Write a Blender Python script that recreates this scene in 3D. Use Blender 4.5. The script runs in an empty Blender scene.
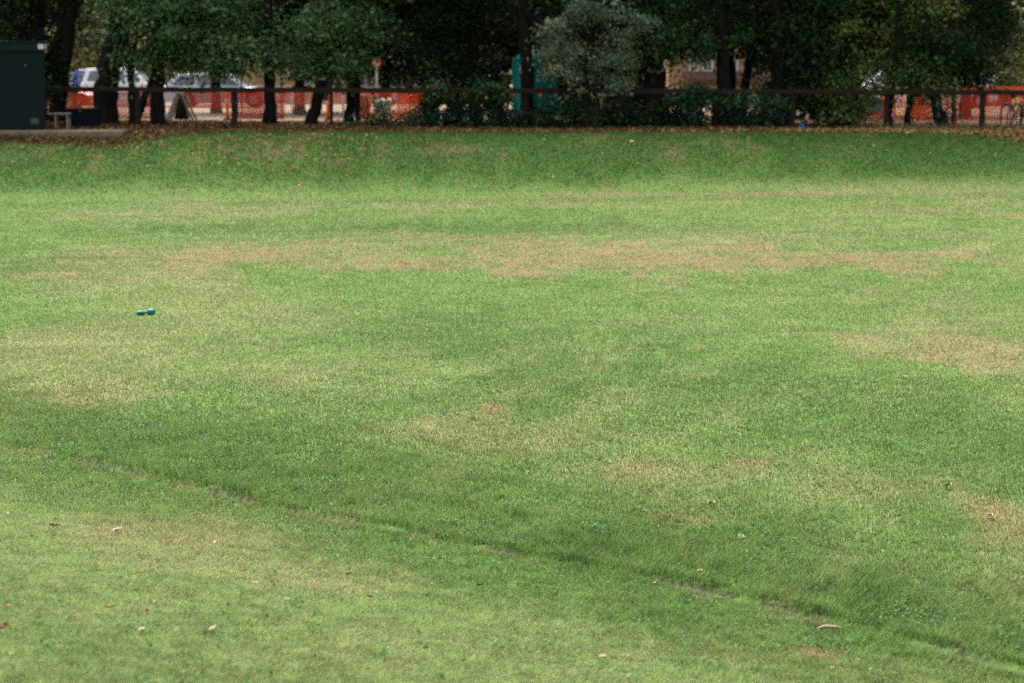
import bpy, math, random
import numpy as np
from mathutils import Vector, Matrix

random.seed(7)
R = np.random.default_rng(11)
SC = bpy.context.scene
COL = SC.collection

# ------------------------------------------------------------------ camera
F = 2200.0
W, HH = 1024, 683
CAMZ = 3.4
PITCH = math.atan((341.5 - 67.0) / F)
cam_d = bpy.data.cameras.new('camera')
cam = bpy.data.objects.new('camera', cam_d)
COL.objects.link(cam)
cam.location = (0, 0, CAMZ)
cam.rotation_euler = (math.pi / 2 - PITCH, 0, 0)
cam_d.sensor_width = 36.0
cam_d.lens = F * 36.0 / W
cam_d.clip_start = 0.1
cam_d.clip_end = 3000
cam_d.dof.use_dof = True
cam_d.dof.focus_distance = 18.5
cam_d.dof.aperture_fstop = 2.4
SC.camera = cam
SC.render.resolution_x, SC.render.resolution_y = W, HH

cp, sp_ = math.cos(PITCH), math.sin(PITCH)


def ray(u, v):
    a = (u - 512.0) / F
    b = -(v - 341.5) / F
    return np.array([a, cp + b * sp_, -sp_ + b * cp])


def P(u, v, Y):
    d = ray(u, v)
    return np.array([0, 0, CAMZ]) + d * (Y / d[1])


def PX(Y):
    """metres per photo pixel at distance Y"""
    return Y / F


# ------------------------------------------------------------------ noise
_perm = np.random.default_rng(3).random((256, 256))


def vnoise(x, y):
    x = np.asarray(x, float); y = np.asarray(y, float)
    xi = np.floor(x).astype(int); yi = np.floor(y).astype(int)
    fx = x - xi; fy = y - yi
    fx = fx * fx * (3 - 2 * fx); fy = fy * fy * (3 - 2 * fy)
    g = lambda i, j: _perm[i & 255, j & 255]
    return ((g(xi, yi) * (1 - fx) + g(xi + 1, yi) * fx) * (1 - fy)
            + (g(xi, yi + 1) * (1 - fx) + g(xi + 1, yi + 1) * fx) * fy)


def fbm(x, y, o=4):
    s = 0; a = .5; t = 0
    for i in range(o):
        s = s + a * vnoise(x * 2 ** i + 17.3 * i, y * 2 ** i + 5.1 * i); t += a; a *= .5
    return s / t


def sstep(t):
    t = np.clip(t, 0, 1)
    return t * t * (3 - 2 * t)


# ------------------------------------------------------------------ terrain
LA = np.array([-4.49, 19.3]); LT = np.array([7.29, -7.08]); LT = LT / np.linalg.norm(LT)
LN = np.array([-7.08, -7.29]); LN = LN / np.linalg.norm(LN)


def trench(x, y):
    dx, dy = x - LA[0], y - LA[1]
    t = dx * LT[0] + dy * LT[1]
    s = dx * LN[0] + dy * LN[1]
    s = s + .10 * np.sin(t * .9 + .5) + .10 * (fbm(t * .8, t * 0 + 3) - .5)
    return s, t


def broken(t):
    return sstep((fbm(t * 1.25 + 5.3, t * 0 + 2.5, 3) - .38) / .16)


def foot(x):
    return 56.3 + .06 * x


def Hg(x, y):
    x = np.asarray(x, float); y = np.asarray(y, float)
    s, t = trench(x, y)
    sq = s - .35
    up = .5 * (sq + np.sqrt(sq * sq + .4))
    up = .165 * up
    up = 1.9 - np.log1p(np.exp((1.9 - up) * 6)) / 6      # soft cap: terrace behind
    up = np.maximum(up, 0)
    brk = (.5 + .9 * fbm(t * .7, s * 0 + 9, 3)) * (.25 + .75 * broken(t))
    z = up - .03 * brk * np.exp(-((s - .02) / .06) ** 2) + .055 * np.maximum(brk - .35, .1) / (1 + np.exp(np.clip((s + .03) / .012, -60, 60))) * np.exp(np.minimum(s, 0) / .7)
    z = z - .03 * np.exp(-((s + 2.2 + .25 * np.sin(t * .5)) / .13) ** 2) * sstep((t + 1) / 3) * sstep((7 - t) / 3)
    z = z + .28 * sstep((x + 6) / 26) * sstep((y - 38) / 22)
    b = sstep((y - foot(x)) / (6.6 + 1.9 * sstep((-8.5 - x) / 3)))
    z = z * (1 - b) + (1.55 - .0035 * x) * b
    z = z + .07 * sstep((y - 62) / 6)
    fade = 1 - sstep((y - 64) / 6)
    z = z + fade * (.09 * (fbm(x / 5.0, y / 7.0, 2) - .5) + .035 * (fbm(x * 1.1 + 40, y * 1.1, 3) - .5))
    return z


def ground_pt(u, v):
    d = ray(u, v)
    lo = 3.0
    Y = lo
    while Y < 300:
        p = P(u, v, Y)
        if p[2] <= float(Hg(p[0], p[1])):
            a, b = Y - .25, Y
            for _ in range(18):
                m = .5 * (a + b); q = P(u, v, m)
                if q[2] <= float(Hg(q[0], q[1])):
                    b = m
                else:
                    a = m
            return P(u, v, b)
        Y += .25
    return P(u, v, 300)


def patches(lst):
    out = []
    for (u, v, ru, rv, a) in lst:
        c = ground_pt(u, v)
        e = ground_pt(u + ru, v)
        f0 = ground_pt(u, v - rv); f1 = ground_pt(u, v + rv)
        out.append((c[0], .5 * (f0[1] + f1[1]), abs(e[0] - c[0]) + .02, .5 * abs(f0[1] - f1[1]) + .02, a))
    return out


DRY = patches([
    (230, 212, 190, 9, .95), (400, 207, 170, 6, .9), (560, 205, 160, 5, .7), (60, 210, 60, 5, .35),
    (900, 187, 140, 12, .85), (760, 183, 120, 7, .5), (985, 200, 80, 14, .7), (700, 243, 290, 14, .55), (420, 245, 160, 8, .4),
    (130, 300, 170, 35, .6), (90, 350, 180, 40, .75), (70, 392, 130, 22, .7), (270, 375, 110, 16, .6),
    (230, 330, 120, 20, .5), (800, 300, 240, 35, .5), (960, 345, 150, 32, .75), (640, 300, 160, 14, .5),
    (690, 478, 95, 26, .95), (850, 492, 120, 22, .8), (1005, 540, 60, 48, 1.15), (770, 455, 90, 14, .5),
    (120, 532, 150, 20, .95), (330, 583, 150, 18, .85), (60, 610, 120, 20, .5), (250, 625, 330, 26, .55),
    (430, 655, 320, 26, .5), (680, 655, 210, 22, .6), (150, 600, 120, 18, .5), (850, 668, 200, 14, .6),
    (440, 432, 80, 18, .8), (560, 440, 150, 16, .5), (900, 400, 150, 14, .3), (930, 590, 120, 14, .35),
])
BRN = patches([
    (300, 259, 260, 20, .85), (520, 261, 240, 22, 1.0), (680, 263, 190, 18, .95), (830, 259, 160, 15, 1.05),
    (650, 195, 200, 4, .75), (430, 200, 160, 3, .35), (960, 350, 120, 20, .7), (240, 257, 130, 12, .5),
    (490, 408, 9, 4, 1.3), (745, 463, 34, 5, .8), (815, 653, 24, 5, 1.3), (640, 470, 70, 10, .35),
    (700, 348, 12, 3, .6), (275, 384, 24, 5, .6), (960, 210, 110, 11, .55), (1005, 520, 35, 20, .6),
    (110, 395, 70, 10, .45), (690, 520, 70, 8, .4), (115, 538, 70, 7, .5), (345, 590, 60, 6, .45),
    (640, 322, 60, 5, .45), (880, 340, 60, 8, .5), (460, 150, 40, 6, .8), (330, 163, 20, 5, .6), (95, 170, 20, 6, .5),
    (1000, 505, 30, 8, .5), (280, 165, 40, 5, .3),
])
LSH = patches([
    (430, 340, 170, 42, .5), (570, 370, 190, 55, .6), (720, 390, 150, 40, .45), (60, 270, 90, 16, .55),
    (560, 230, 240, 11, .6), (250, 231, 260, 9, .6), (860, 235, 180, 8, .4), (960, 430, 130, 45, .5), (840, 425, 150, 26, .4),
    (460, 470, 120, 22, .5), (660, 545, 180, 30, .75), (860, 585, 170, 34, .75), (350, 440, 140, 18, .5),
    (430, 605, 100, 15, .5), (640, 625, 90, 14, .45), (240, 560, 90, 14, .35), (590, 490, 70, 18, .6), (170, 440, 200, 22, .6),
])


def ell(x, y, lst, dist):
    m = np.zeros_like(x)
    for (cx, cy, rx, ry, a) in lst:
        q = ((x - cx) / rx) ** 2 + ((y - cy) / ry) ** 2
        q = np.sqrt(q) + dist
        m = np.maximum(m, a * (1 - sstep((q - .25) / .95)))
    return m


CR_U = [-300, 0, 120, 250, 420, 600, 800, 960, 1000, 1030, 1300]
CR_Y = [61.3, 61.3, 61.3, 62.2, 62.8, 63.3, 63.3, 63.2, 62.4, 61.4, 60.5]


def crest_line(x, n2):
    u = 512 + np.asarray(x) / 62.5 * F
    return np.interp(u, CR_U, CR_Y) + .7 * (n2 - .5)


def masks(x, y):
    """dry, brown, lush (with bank shade), soil (with furrow shadow) in 0..1 for ground positions"""
    n1 = fbm(x * .9, y * .45, 4); n2 = fbm(x * 3.3 + 9, y * 1.9, 4); n3 = fbm(x * .3 + 4, y * .16, 3)
    n4 = fbm(x * 7.5 + 2, y * 5.5 + 8, 3)
    s, t = trench(x, y)
    dist = 1.7 * (n1 - .5) + 1.5 * (n2 - .5) + .9 * (n4 - .5)
    dry = .64 * ell(x, y, DRY, dist * 1.25) * (.55 + .9 * n4)
    n6 = fbm(x * 13, y * 6, 2)
    brn = .95 * ell(x, y, BRN, dist * .9) * np.clip(.34 + .8 * n4 + .9 * (n6 - .5), 0, 1)
    lsh = ell(x, y, LSH, dist)
    band = np.exp(-np.clip(-(s + .3) / 1.7, 0, 9) ** 2) * (s < -.3) + np.exp(-np.clip((s + .3) / .8, 0, 9) ** 2) * (s >= -.3)
    lsh = np.maximum(lsh, .52 * band * (.6 + .8 * (n1 - .2)))
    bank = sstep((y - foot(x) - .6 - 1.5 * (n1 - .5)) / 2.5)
    lsh = np.maximum(lsh, (1.0 - .25 * sstep((n1 - .45) / .2)) * bank)  # bank: deeper green grass, with the trees' shade put into its colour
    dry = dry * (1 - .8 * bank) * (1 - .55 * band)
    bb = sstep((n1 * .35 + n2 * .35 + n4 * .3 - .545) / .10) * bank * .5 * sstep((y - foot(x) - 2) / 3)
    brn = np.where(y > foot(x) + 2, np.maximum(brn * .7, bb), brn)
    dry = dry + .27 * sstep((n3 - .35) / .35) * (1 - bank) * (.6 + .8 * n4) + .50 * (n2 - .5) * (1 - .5 * bank) + .5 * (n4 - .5) * (1 - .6 * bank) + .02
    st = np.sin((x * .93 - y * .37) * 2 * np.pi / 1.25 + 2.5 * (n1 - .5)) * (.4 + n3)
    dry = dry + .075 * st * sstep((x + 3) / 3) * (y < 44)
    lsh = lsh - .07 * st * sstep((x + 3) / 3) * (y < 44)
    nearb = sstep((s - .9 - 1.2 * (n1 - .5)) / 1.6) * (y < 40)
    dry = np.maximum(dry * (1 - .05 * nearb), .34 * nearb * (.4 + 1.2 * n2))
    brn = brn * (1 - .5 * nearb)
    lsh = lsh * np.where(y > foot(x), 1.0, .72 - .45 * nearb) + .5 * (n4 - .5) + .3 * (n2 - .5)
    gap = np.exp(-((s - .08) / .08) ** 2) * .45 * sstep((n2 - .42) / .15)
    brn = np.maximum(brn, gap)
    brn = np.clip(brn, 0, 1)
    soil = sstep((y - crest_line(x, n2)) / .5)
    soil = np.maximum(soil, .97 * np.exp(-((s + .03) / .040) ** 4) * sstep((n2 - .26) / .16) * broken(t))  # bare furrow soil; shadow under the grass ledge painted into its dark tone
    return np.clip(dry, 0, 1), brn, np.clip(lsh, 0, 1), soil


# ------------------------------------------------------------------ materials
def new_mat(name):
    m = bpy.data.materials.new(name); m.use_nodes = True
    nt = m.node_tree
    b = nt.nodes['Principled BSDF']
    return m, nt, b


def plain(name, col, rough=.7, var=.25, scale=6.0, metal=0.0, bump=0.0, spec=.3, stretch=None):
    """base colour broken up with two noises, optional bump"""
    m, nt, b = new_mat(name)
    L = nt.links.new
    tc = nt.nodes.new('ShaderNodeTexCoord')
    src = tc.outputs['Object']
    if stretch:
        mp = nt.nodes.new('ShaderNodeMapping'); mp.inputs['Scale'].default_value = stretch
        L(src, mp.inputs[0]); src = mp.outputs[0]
    n = nt.nodes.new('ShaderNodeTexNoise'); n.inputs['Scale'].default_value = scale
    n.inputs['Detail'].default_value = 6; n.inputs['Roughness'].default_value = .65
    L(src, n.inputs['Vector'])
    r = nt.nodes.new('ShaderNodeValToRGB')
    c = np.array(col)
    r.color_ramp.elements[0].position = .3; r.color_ramp.elements[1].position = .72
    r.color_ramp.elements[0].color = (*(c * (1 - var)), 1)
    r.color_ramp.elements[1].color = (*np.minimum(c * (1 + var), 1), 1)
    L(n.outputs['Fac'], r.inputs[0]); L(r.outputs[0], b.inputs['Base Color'])
    b.inputs['Roughness'].default_value = rough
    b.inputs['Metallic'].default_value = metal
    b.inputs['Specular IOR Level'].default_value = spec
    if bump:
        bp = nt.nodes.new('ShaderNodeBump'); bp.inputs['Strength'].default_value = bump; bp.inputs['Distance'].default_value = .02
        L(n.outputs['Fac'], bp.inputs['Height']); L(bp.outputs[0], b.inputs['Normal'])
    return m


def ramp_attr(nt, attr, stops, interp='LINEAR'):
    a = nt.nodes.new('ShaderNodeAttribute'); a.attribute_name = attr
    r = nt.nodes.new('ShaderNodeValToRGB'); r.color_ramp.interpolation = interp
    while len(r.color_ramp.elements) < len(stops):
        r.color_ramp.elements.new(.5)
    for e, (p, c) in zip(r.color_ramp.elements, stops):
        e.position = p; e.color = (*c, 1)
    nt.links.new(a.outputs['Fac'], r.inputs[0])
    return r.outputs[0]


def leaf_mat(name, stops, trans=.25, rough=.65, spec=.08):
    m, nt, b = new_mat(name)
    L = nt.links.new
    c = ramp_attr(nt, 'tint', stops)
    L(c, b.inputs['Base Color'])
    b.inputs['Roughness'].default_value = rough
    b.inputs['Specular IOR Level'].default_value = spec
    if trans > 0:
        t = nt.nodes.new('ShaderNodeBsdfTranslucent'); L(c, t.inputs['Color'])
        mx = nt.nodes.new('ShaderNodeMixShader'); mx.inputs[0].default_value = trans
        out = nt.nodes['Material Output']
        L(b.outputs[0], mx.inputs[1]); L(t.outputs[0], mx.inputs[2]); L(mx.outputs[0], out.inputs['Surface'])
    return m


GREEN = (.110, .192, .041)
LUSH_SHADE = (.048, .118, .018)  # deep green grass, also carries the tree shade painted on the bank
STRAW = (.228, .226, .092)
BROWN = (.190, .122, .058)
SOIL = (.050, .034, .020)


def turf_mat(name, blade):
    m, nt, b = new_mat(name)
    L = nt.links.new
    a = nt.nodes.new('ShaderNodeAttribute'); a.attribute_name = 'mask'
    sep = nt.nodes.new('ShaderNodeSeparateColor'); L(a.outputs['Color'], sep.inputs[0])

    def mix(fac, c1, c2):
        mx = nt.nodes.new('ShaderNodeMix'); mx.data_type = 'RGBA'
        L(fac, mx.inputs[0])
        if isinstance(c1, tuple): mx.inputs[6].default_value = (*c1, 1)
        else: L(c1, mx.inputs[6])
        if isinstance(c2, tuple): mx.inputs[7].default_value = (*c2, 1)
        else: L(c2, mx.inputs[7])
        return mx.outputs[2]
    c = mix(sep.outputs[2], GREEN, LUSH_SHADE)
    c = mix(sep.outputs[0], c, STRAW)
    c = mix(sep.outputs[1], c, BROWN)
    # blade to blade variation (alpha channel)
    if blade:
        hs = nt.nodes.new('ShaderNodeHueSaturation')
        L(c, hs.inputs['Color'])
        mr = nt.nodes.new('ShaderNodeMapRange'); L(a.outputs['Alpha'], mr.inputs[0])
        mr.inputs[3].default_value = .42; mr.inputs[4].default_value = 1.62
        L(mr.outputs[0], hs.inputs['Value'])
        c = hs.outputs[0]
        L(c, b.inputs['Base Color'])
        b.inputs['Roughness'].default_value = .6; b.inputs['Specular IOR Level'].default_value = .12
        t = nt.nodes.new('ShaderNodeBsdfTranslucent'); L(c, t.inputs['Color'])
        mx = nt.nodes.new('ShaderNodeMixShader'); mx.inputs[0].default_value = .3
        L(b.outputs[0], mx.inputs[1]); L(t.outputs[0], mx.inputs[2])
        L(mx.outputs[0], nt.nodes['Material Output'].inputs['Surface'])
        return m
    tc = nt.nodes.new('ShaderNodeTexCoord')
    n1 = nt.nodes.new('ShaderNodeTexNoise'); n1.inputs['Scale'].default_value = 26; n1.inputs['Detail'].default_value = 8
    n1.inputs['Roughness'].default_value = .75
    L(tc.outputs['Object'], n1.inputs['Vector'])
    mr = nt.nodes.new('ShaderNodeMapRange'); L(n1.outputs['Fac'], mr.inputs[0])
    mr.inputs[1].default_value = .25; mr.inputs[2].default_value = .75
    mr.inputs[3].default_value = .35; mr.inputs[4].default_value = 1.25
    hs = nt.nodes.new('ShaderNodeHueSaturation'); L(c, hs.inputs['Color']); L(mr.outputs[0], hs.inputs['Value'])
    # soil under the trees, kept dark for the furrow's shadow too, pale dirt of the lot beyond
    n2 = nt.nodes.new('ShaderNodeTexNoise'); n2.inputs['Scale'].default_value = 9; n2.inputs['Detail'].default_value = 7
    L(tc.outputs['Object'], n2.inputs['Vector'])
    rs = nt.nodes.new('ShaderNodeValToRGB')
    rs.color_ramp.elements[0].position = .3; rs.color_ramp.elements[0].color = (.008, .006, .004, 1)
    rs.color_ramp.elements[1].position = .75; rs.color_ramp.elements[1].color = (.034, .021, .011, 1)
    L(n2.outputs['Fac'], rs.inputs[0])
    rd = nt.nodes.new('ShaderNodeValToRGB')
    rd.color_ramp.elements[0].position = .25; rd.color_ramp.elements[0].color = (.15, .105, .066, 1)
    rd.color_ramp.elements[1].position = .75; rd.color_ramp.elements[1].color = (.24, .18, .12, 1)
    L(n2.outputs['Fac'], rd.inputs[0])
    a2 = nt.nodes.new('ShaderNodeAttribute'); a2.attribute_name = 'zone'
    sp2 = nt.nodes.new('ShaderNodeSeparateColor'); L(a2.outputs['Color'], sp2.inputs[0])
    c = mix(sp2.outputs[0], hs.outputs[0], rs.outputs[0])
    c = mix(sp2.outputs[1], c, rd.outputs[0])
    L(c, b.inputs['Base Color'])
    b.inputs['Roughness'].default_value = .9; b.inputs['Specular IOR Level'].default_value = .1
    bp = nt.nodes.new('ShaderNodeBump'); bp.inputs['Strength'].default_value = .6; bp.inputs['Distance'].default_value = .02
    L(n1.outputs['Fac'], bp.inputs['Height']); L(bp.outputs[0], b.inputs['Normal'])
    return m


M = {}
M['turf'] = turf_mat('turf_ground', False)
M['blade'] = turf_mat('turf_blades', True)
M['bark'] = plain('bark', (.014, .0115, .0095), .95, .6, 9, bump=.9, spec=.1, stretch=(1, 1, .25))
M['bark_pale'] = plain('bark_pale', (.075, .062, .053), .9, .4, 9, bump=.6, spec=.1, stretch=(1, 1, .25))
M['timber'] = plain('weathered_timber', (.030, .020, .015), .9, .45, 14, bump=.4, spec=.05, stretch=(.3, 1, 1))
M['timber_light'] = plain('bare_timber', (.32, .25, .17), .8, .3, 14, bump=.3)
M['shed'] = plain('shed_paint', (.011, .018, .021), .8, .18, 3, spec=.06, stretch=(1, 1, .2))
M['shed_roof'] = plain('shed_fascia', (.014, .022, .025), .8, .15, 3, spec=.06)
M['steel'] = plain('galvanised_steel', (.55, .56, .57), .45, .15, 8, metal=.6)
M['dark_steel'] = plain('dark_steel', (.03, .03, .033), .5, .2, 8)
M['vent'] = plain('vent_grey', (.10, .11, .11), .6, .2, 8)
M['concrete'] = plain('concrete', (.21, .155, .105), .95, .3, 5, spec=.05, bump=.4)
M['box_black'] = plain('box_plastic', (.007, .009, .012), .8, .2, 6, spec=.08)
M['grey_top'] = plain('weathered_plank', (.20, .17, .14), .8, .3, 12)
M['white'] = plain('white_paint', (.58, .57, .55), .5, .06, 4)
M['white_dirty'] = plain('grubby_white', (.46, .445, .42), .7, .15, 6)
M['red'] = plain('red_plastic', (.62, .045, .02), .5, .12, 6)
M['net_red'] = plain('red_netting', (.56, .055, .025), .6, .15, 3)
M['net_orange'] = plain('orange_netting', (.84, .125, .03), .6, .15, 3)
M['orange'] = plain('orange_plastic', (.95, .13, .03), .5, .1, 6)
M['car_silver'] = plain('silver_car_paint', (.46, .49, .52), .3, .04, 2, metal=.3, spec=.5)
M['car_white'] = plain('white_car_paint', (.74, .74, .75), .3, .03, 2, spec=.5)
M['car_blue'] = plain('blue_car_paint', (.03, .07, .28), .3, .05, 2, spec=.5)
M['car_dark'] = plain('dark_car_paint', (.035, .04, .055), .3, .1, 2, spec=.5)
M['glass'] = plain('dark_glass', (.10, .125, .14), .12, .1, 2, spec=.6)
M['rubber'] = plain('rubber', (.02, .02, .02), .9, .2, 9)
M['rim'] = plain('wheel_rim', (.45, .45, .46), .35, .1, 5, metal=.6)
M['lamp_red'] = plain('tail_lamp', (.45, .02, .02), .3, .1, 5)
M['lamp_white'] = plain('head_lamp', (.75, .76, .78), .2, .05, 5)
M['teal'] = plain('teal_plastic', (.006, .29, .26), .5, .12, 4)
M['teal_dark'] = plain('teal_plastic_dark', (.004, .15, .14), .5, .12, 4)
M['tan_wall'] = plain('tan_stucco', (.31, .195, .105), .9, .12, 2, bump=.2)
M['pale_wall'] = plain('pale_plinth', (.46, .35, .26), .9, .12, 2, bump=.2)
M['brown_roof'] = plain('brown_roofing', (.10, .045, .032), .85, .2, 4)
M['window'] = plain('window_glass', (.06, .07, .08), .12, .2, 3, spec=.6)
M['bin_green'] = plain('green_sheet', (.19, .27, .23), .6, .25, 4, stretch=(3, 1, .4))
M['yellow'] = plain('yellow_plastic', (.72, .62, .06), .5, .1, 4)
M['yellow_paint'] = plain('yellow_paint', (.75, .42, .03), .45, .1, 4)
M['blue'] = plain('blue_plastic', (.015, .10, .34), .45, .12, 6)
M['cloth_dark'] = plain('dark_tarp', (.015, .015, .014), .9, .3, 6)
M['silver_sheet'] = plain('silver_sheet', (.75, .68, .68), .5, .25, 8)
M['terracotta'] = plain('faded_orange_fabric', (.62, .24, .14), .8, .25, 6)
M['toy_teal'] = plain('toy_teal', (.004, .14, .125), .4, .2, 12)
M['leaf_front'] = leaf_mat('leaves_mid_green', [(0, (.032, .072, .030)), (.45, (.100, .186, .074)), (.85, (.205, .305, .135)), (.96, (.24, .33, .15)), (1, (.42, .30, .08))], .38)
M['leaf_olive'] = leaf_mat('leaves_olive', [(0, (.044, .078, .024)), (.5, (.135, .215, .064)), (.9, (.25, .32, .11)), (.97, (.28, .24, .08)), (1, (.44, .18, .08))], .38)
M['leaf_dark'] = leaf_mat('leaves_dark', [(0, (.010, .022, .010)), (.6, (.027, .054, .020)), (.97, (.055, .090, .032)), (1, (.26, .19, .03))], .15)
M['leaf_silver'] = leaf_mat('leaves_silver', [(0, (.058, .084, .050)), (.5, (.145, .186, .120)), (.9, (.26, .30, .205)), (1, (.50, .39, .24))], .2, .6)
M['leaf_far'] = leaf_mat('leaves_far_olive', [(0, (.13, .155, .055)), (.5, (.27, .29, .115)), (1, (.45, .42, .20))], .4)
M['leaf_ivy'] = leaf_mat('leaves_ivy', [(0, (.012, .034, .016)), (.5, (.032, .078, .034)), (.95, (.070, .135, .055)), (1, (.40, .28, .08))], .15, .45)
M['clover'] = leaf_mat('clover_leaves', [(0, (.030, .085, .022)), (.5, (.062, .150, .040)), (.9, (.11, .21, .07)), (1, (.22, .27, .14))], .25)
M['litter'] = leaf_mat('fallen_leaf_litter', [(0, (.040, .022, .011)), (.5, (.140, .072, .028)), (.8, (.27, .14, .052)), (.95, (.27, .16, .065)), (1, (.46, .33, .11))], .1, .8)
M['straw_tuft'] = leaf_mat('dry_straw', [(0, (.20, .125, .06)), (.6, (.42, .29, .15)), (1, (.58, .45, .26))], .2, .8)
M['leaf_pale'] = plain('pale_dead_leaf', (.34, .275, .175), .8, .2, 30)
M['leaf_brown'] = plain('brown_dead_leaf', (.19, .09, .04), .8, .3, 30)
M['leaf_yellow'] = plain('yellow_dead_leaf', (.36, .25, .08), .8, .2, 30)


# ------------------------------------------------------------------ object helpers
def link(o, parent=None):
    COL.objects.link(o)
    if parent is not None:
        o.parent = parent
    return o


def tag(o, label=None, cat=None, group=None, kind=None):
    if label: o['label'] = label
    if cat: o['category'] = cat
    if group: o['group'] = group
    if kind: o['kind'] = kind
    return o


def thing(name, loc, label, cat, group=None, rz=0.0):
    o = bpy.data.objects.new(name, None)
    o.empty_display_size = .2
    o.location = Vector(loc); o.rotation_euler = (0, 0, rz)
    link(o)
    return tag(o, label, cat, group)


class MB:
    def __init__(self):
        self.v = []; self.f = []

    def box(self, c, s, rot=None):
        c = Vector(c); h = Vector(s) * .5
        b = len(self.v)
        for dx in (-1, 1):
            for dy in (-1, 1):
                for dz in (-1, 1):
                    p = Vector((dx * h.x, dy * h.y, dz * h.z))
                    if rot is not None: p = rot @ p
                    self.v.append(tuple(c + p))
        for q in ((0, 1, 3, 2), (4, 6, 7, 5), (0, 4, 5, 1), (2, 3, 7, 6), (0, 2, 6, 4), (1, 5, 7, 3)):
            self.f.append(tuple(b + i for i in q))
        return self

    def bar(self, a, b, w, d=None):
        """square bar from a to b"""
        a = Vector(a); b = Vector(b); d = d or w
        ax = b - a
        q = ax.to_track_quat('Z', 'Y').to_matrix()
        return self.box((a + b) / 2, (w, d, ax.length), q)

    def tube(self, pts, rad, n=10, cap=True, rough=0.0):
        pts = [Vector(p) for p in pts]
        k = len(pts)
        b0 = len(self.v)
        prev = None
        for i, p in enumerate(pts):
            d = (pts[min(i + 1, k - 1)] - pts[max(i - 1, 0)])
            if d.length < 1e-9: d = Vector((0, 0, 1))
            d.normalize()
            if prev is None:
                x = d.orthogonal().normalized()
            else:
                x = (prev - d * prev.dot(d))
                x = x.normalized() if x.length > 1e-6 else d.orthogonal().normalized()
            prev = x
            y = d.cross(x)
            r = rad[i] if hasattr(rad, '__len__') else rad
            for j in range(n):
                a = 2 * math.pi * j / n
                rr = r * (1 + (random.uniform(-rough, rough) if rough else 0))
                self.v.append(tuple(p + (x * math.cos(a) + y * math.sin(a)) * rr))
        for i in range(k - 1):
            for j in range(n):
                j2 = (j + 1) % n
                self.f.append((b0 + i * n + j, b0 + i * n + j2, b0 + (i + 1) * n + j2, b0 + (i + 1) * n + j))
        if cap:
            self.f.append(tuple(b0 + j for j in reversed(range(n))))
            self.f.append(tuple(b0 + (k - 1) * n + j for j in range(n)))
        return self

    def prism(self, poly, y0, y1, top_inset=None):
        """polygon in the x,z plane extruded from y0 to y1"""
        b = len(self.v); n = len(poly)
        for y in (y0, y1):
            for (x, z) in poly: self.v.append((x, y, z))
        self.f.append(tuple(b + i for i in range(n)))
        self.f.append(tuple(b + n + i for i in reversed(range(n))))
        for i in range(n):
            j = (i + 1) % n
            self.f.append((b + i, b + n + i, b + n + j, b + j))
        return self

    def face(self, pts):
        b = len(self.v)
        self.v += [tuple(p) for p in pts]
        self.f.append(tuple(range(b, b + len(pts))))
        return self

    def build(self, name, mat, parent=None, smooth=False, loc=None, bevel=0.0):
        me = bpy.data.meshes.new(name)
        me.from_pydata(self.v, [], self.f)
        me.update()
        if smooth:
            for p in me.polygons: p.use_smooth = True
        me.materials.append(mat)
        o = bpy.data.objects.new(name, me)
        if loc is not None: o.location = Vector(loc)
        link(o, parent)
        if bevel:
            md = o.modifiers.new('bevel', 'BEVEL'); md.width = bevel; md.segments = 2; md.limit_method = 'ANGLE'
        return o


def np_mesh(name, verts, loops_per, faces, mat, parent=None, tint=None, mask=None, loc=None):
    """numpy verts (n,3), faces (m,k) of equal size, or a list of such arrays"""
    me = bpy.data.meshes.new(name)
    if not isinstance(faces, list): faces = [faces]
    me.vertices.add(len(verts))
    me.vertices.foreach_set('co', np.ascontiguousarray(verts, np.float32).ravel())
    li = np.concatenate([f.ravel() for f in faces]).astype(np.int32)
    tot = np.concatenate([np.full(len(f), f.shape[1], np.int32) for f in faces])
    st = np.concatenate([[0], np.cumsum(tot)[:-1]]).astype(np.int32)
    me.loops.add(len(li)); me.loops.foreach_set('vertex_index', li)
    me.polygons.add(len(tot)); me.polygons.foreach_set('loop_start', st)
    me.update(calc_edges=True)
    if tint is not None:
        a = me.attributes.new('tint', 'FLOAT', 'POINT'); a.data.foreach_set('value', np.ascontiguousarray(tint, np.float32))
    if mask is not None:
        for nm, arr in mask.items():
            a = me.attributes.new(nm, 'FLOAT_COLOR', 'POINT'); a.data.foreach_set('color', np.ascontiguousarray(arr, np.float32).ravel())
    me.materials.append(mat)
    o = bpy.data.objects.new(name, me)
    if loc is not None: o.location = Vector(loc)
    return link(o, parent)


# ------------------------------------------------------------------ ground sheet
def axis(segs):
    out = [segs[0][0]]
    for a, b, st in segs:
        n = max(1, int(round((b - a) / st)))
        out += list(a + (b - a) * (np.arange(1, n + 1) / n))
    return np.array(out)


gx = axis([(-700, -120, 60), (-120, -40, 8), (-40, -18, 1.0), (-18, -8, .3), (-8, 8, .06), (8, 18, .3), (18, 40, 1.0), (40, 120, 8), (120, 700, 60)])
gy = axis([(-200, -20, 20), (-20, 6, 1.0), (6, 8, .15), (8, 21, .05), (21, 56, .25), (56, 72, .14), (72, 130, 2.0), (130, 1200, 60)])
GX, GY = np.meshgrid(gx, gy)
gv = np.stack([GX.ravel(), GY.ravel(), Hg(GX, GY).ravel()], 1)
nx_, ny_ = len(gx), len(gy)
idx = np.arange(nx_ * ny_).reshape(ny_, nx_)
gf = np.stack([idx[:-1, :-1].ravel(), idx[:-1, 1:].ravel(), idx[1:, 1:].ravel(), idx[1:, :-1].ravel()], 1)
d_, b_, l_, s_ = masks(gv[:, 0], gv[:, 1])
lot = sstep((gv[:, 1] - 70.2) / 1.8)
one = np.ones_like(d_)
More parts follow.
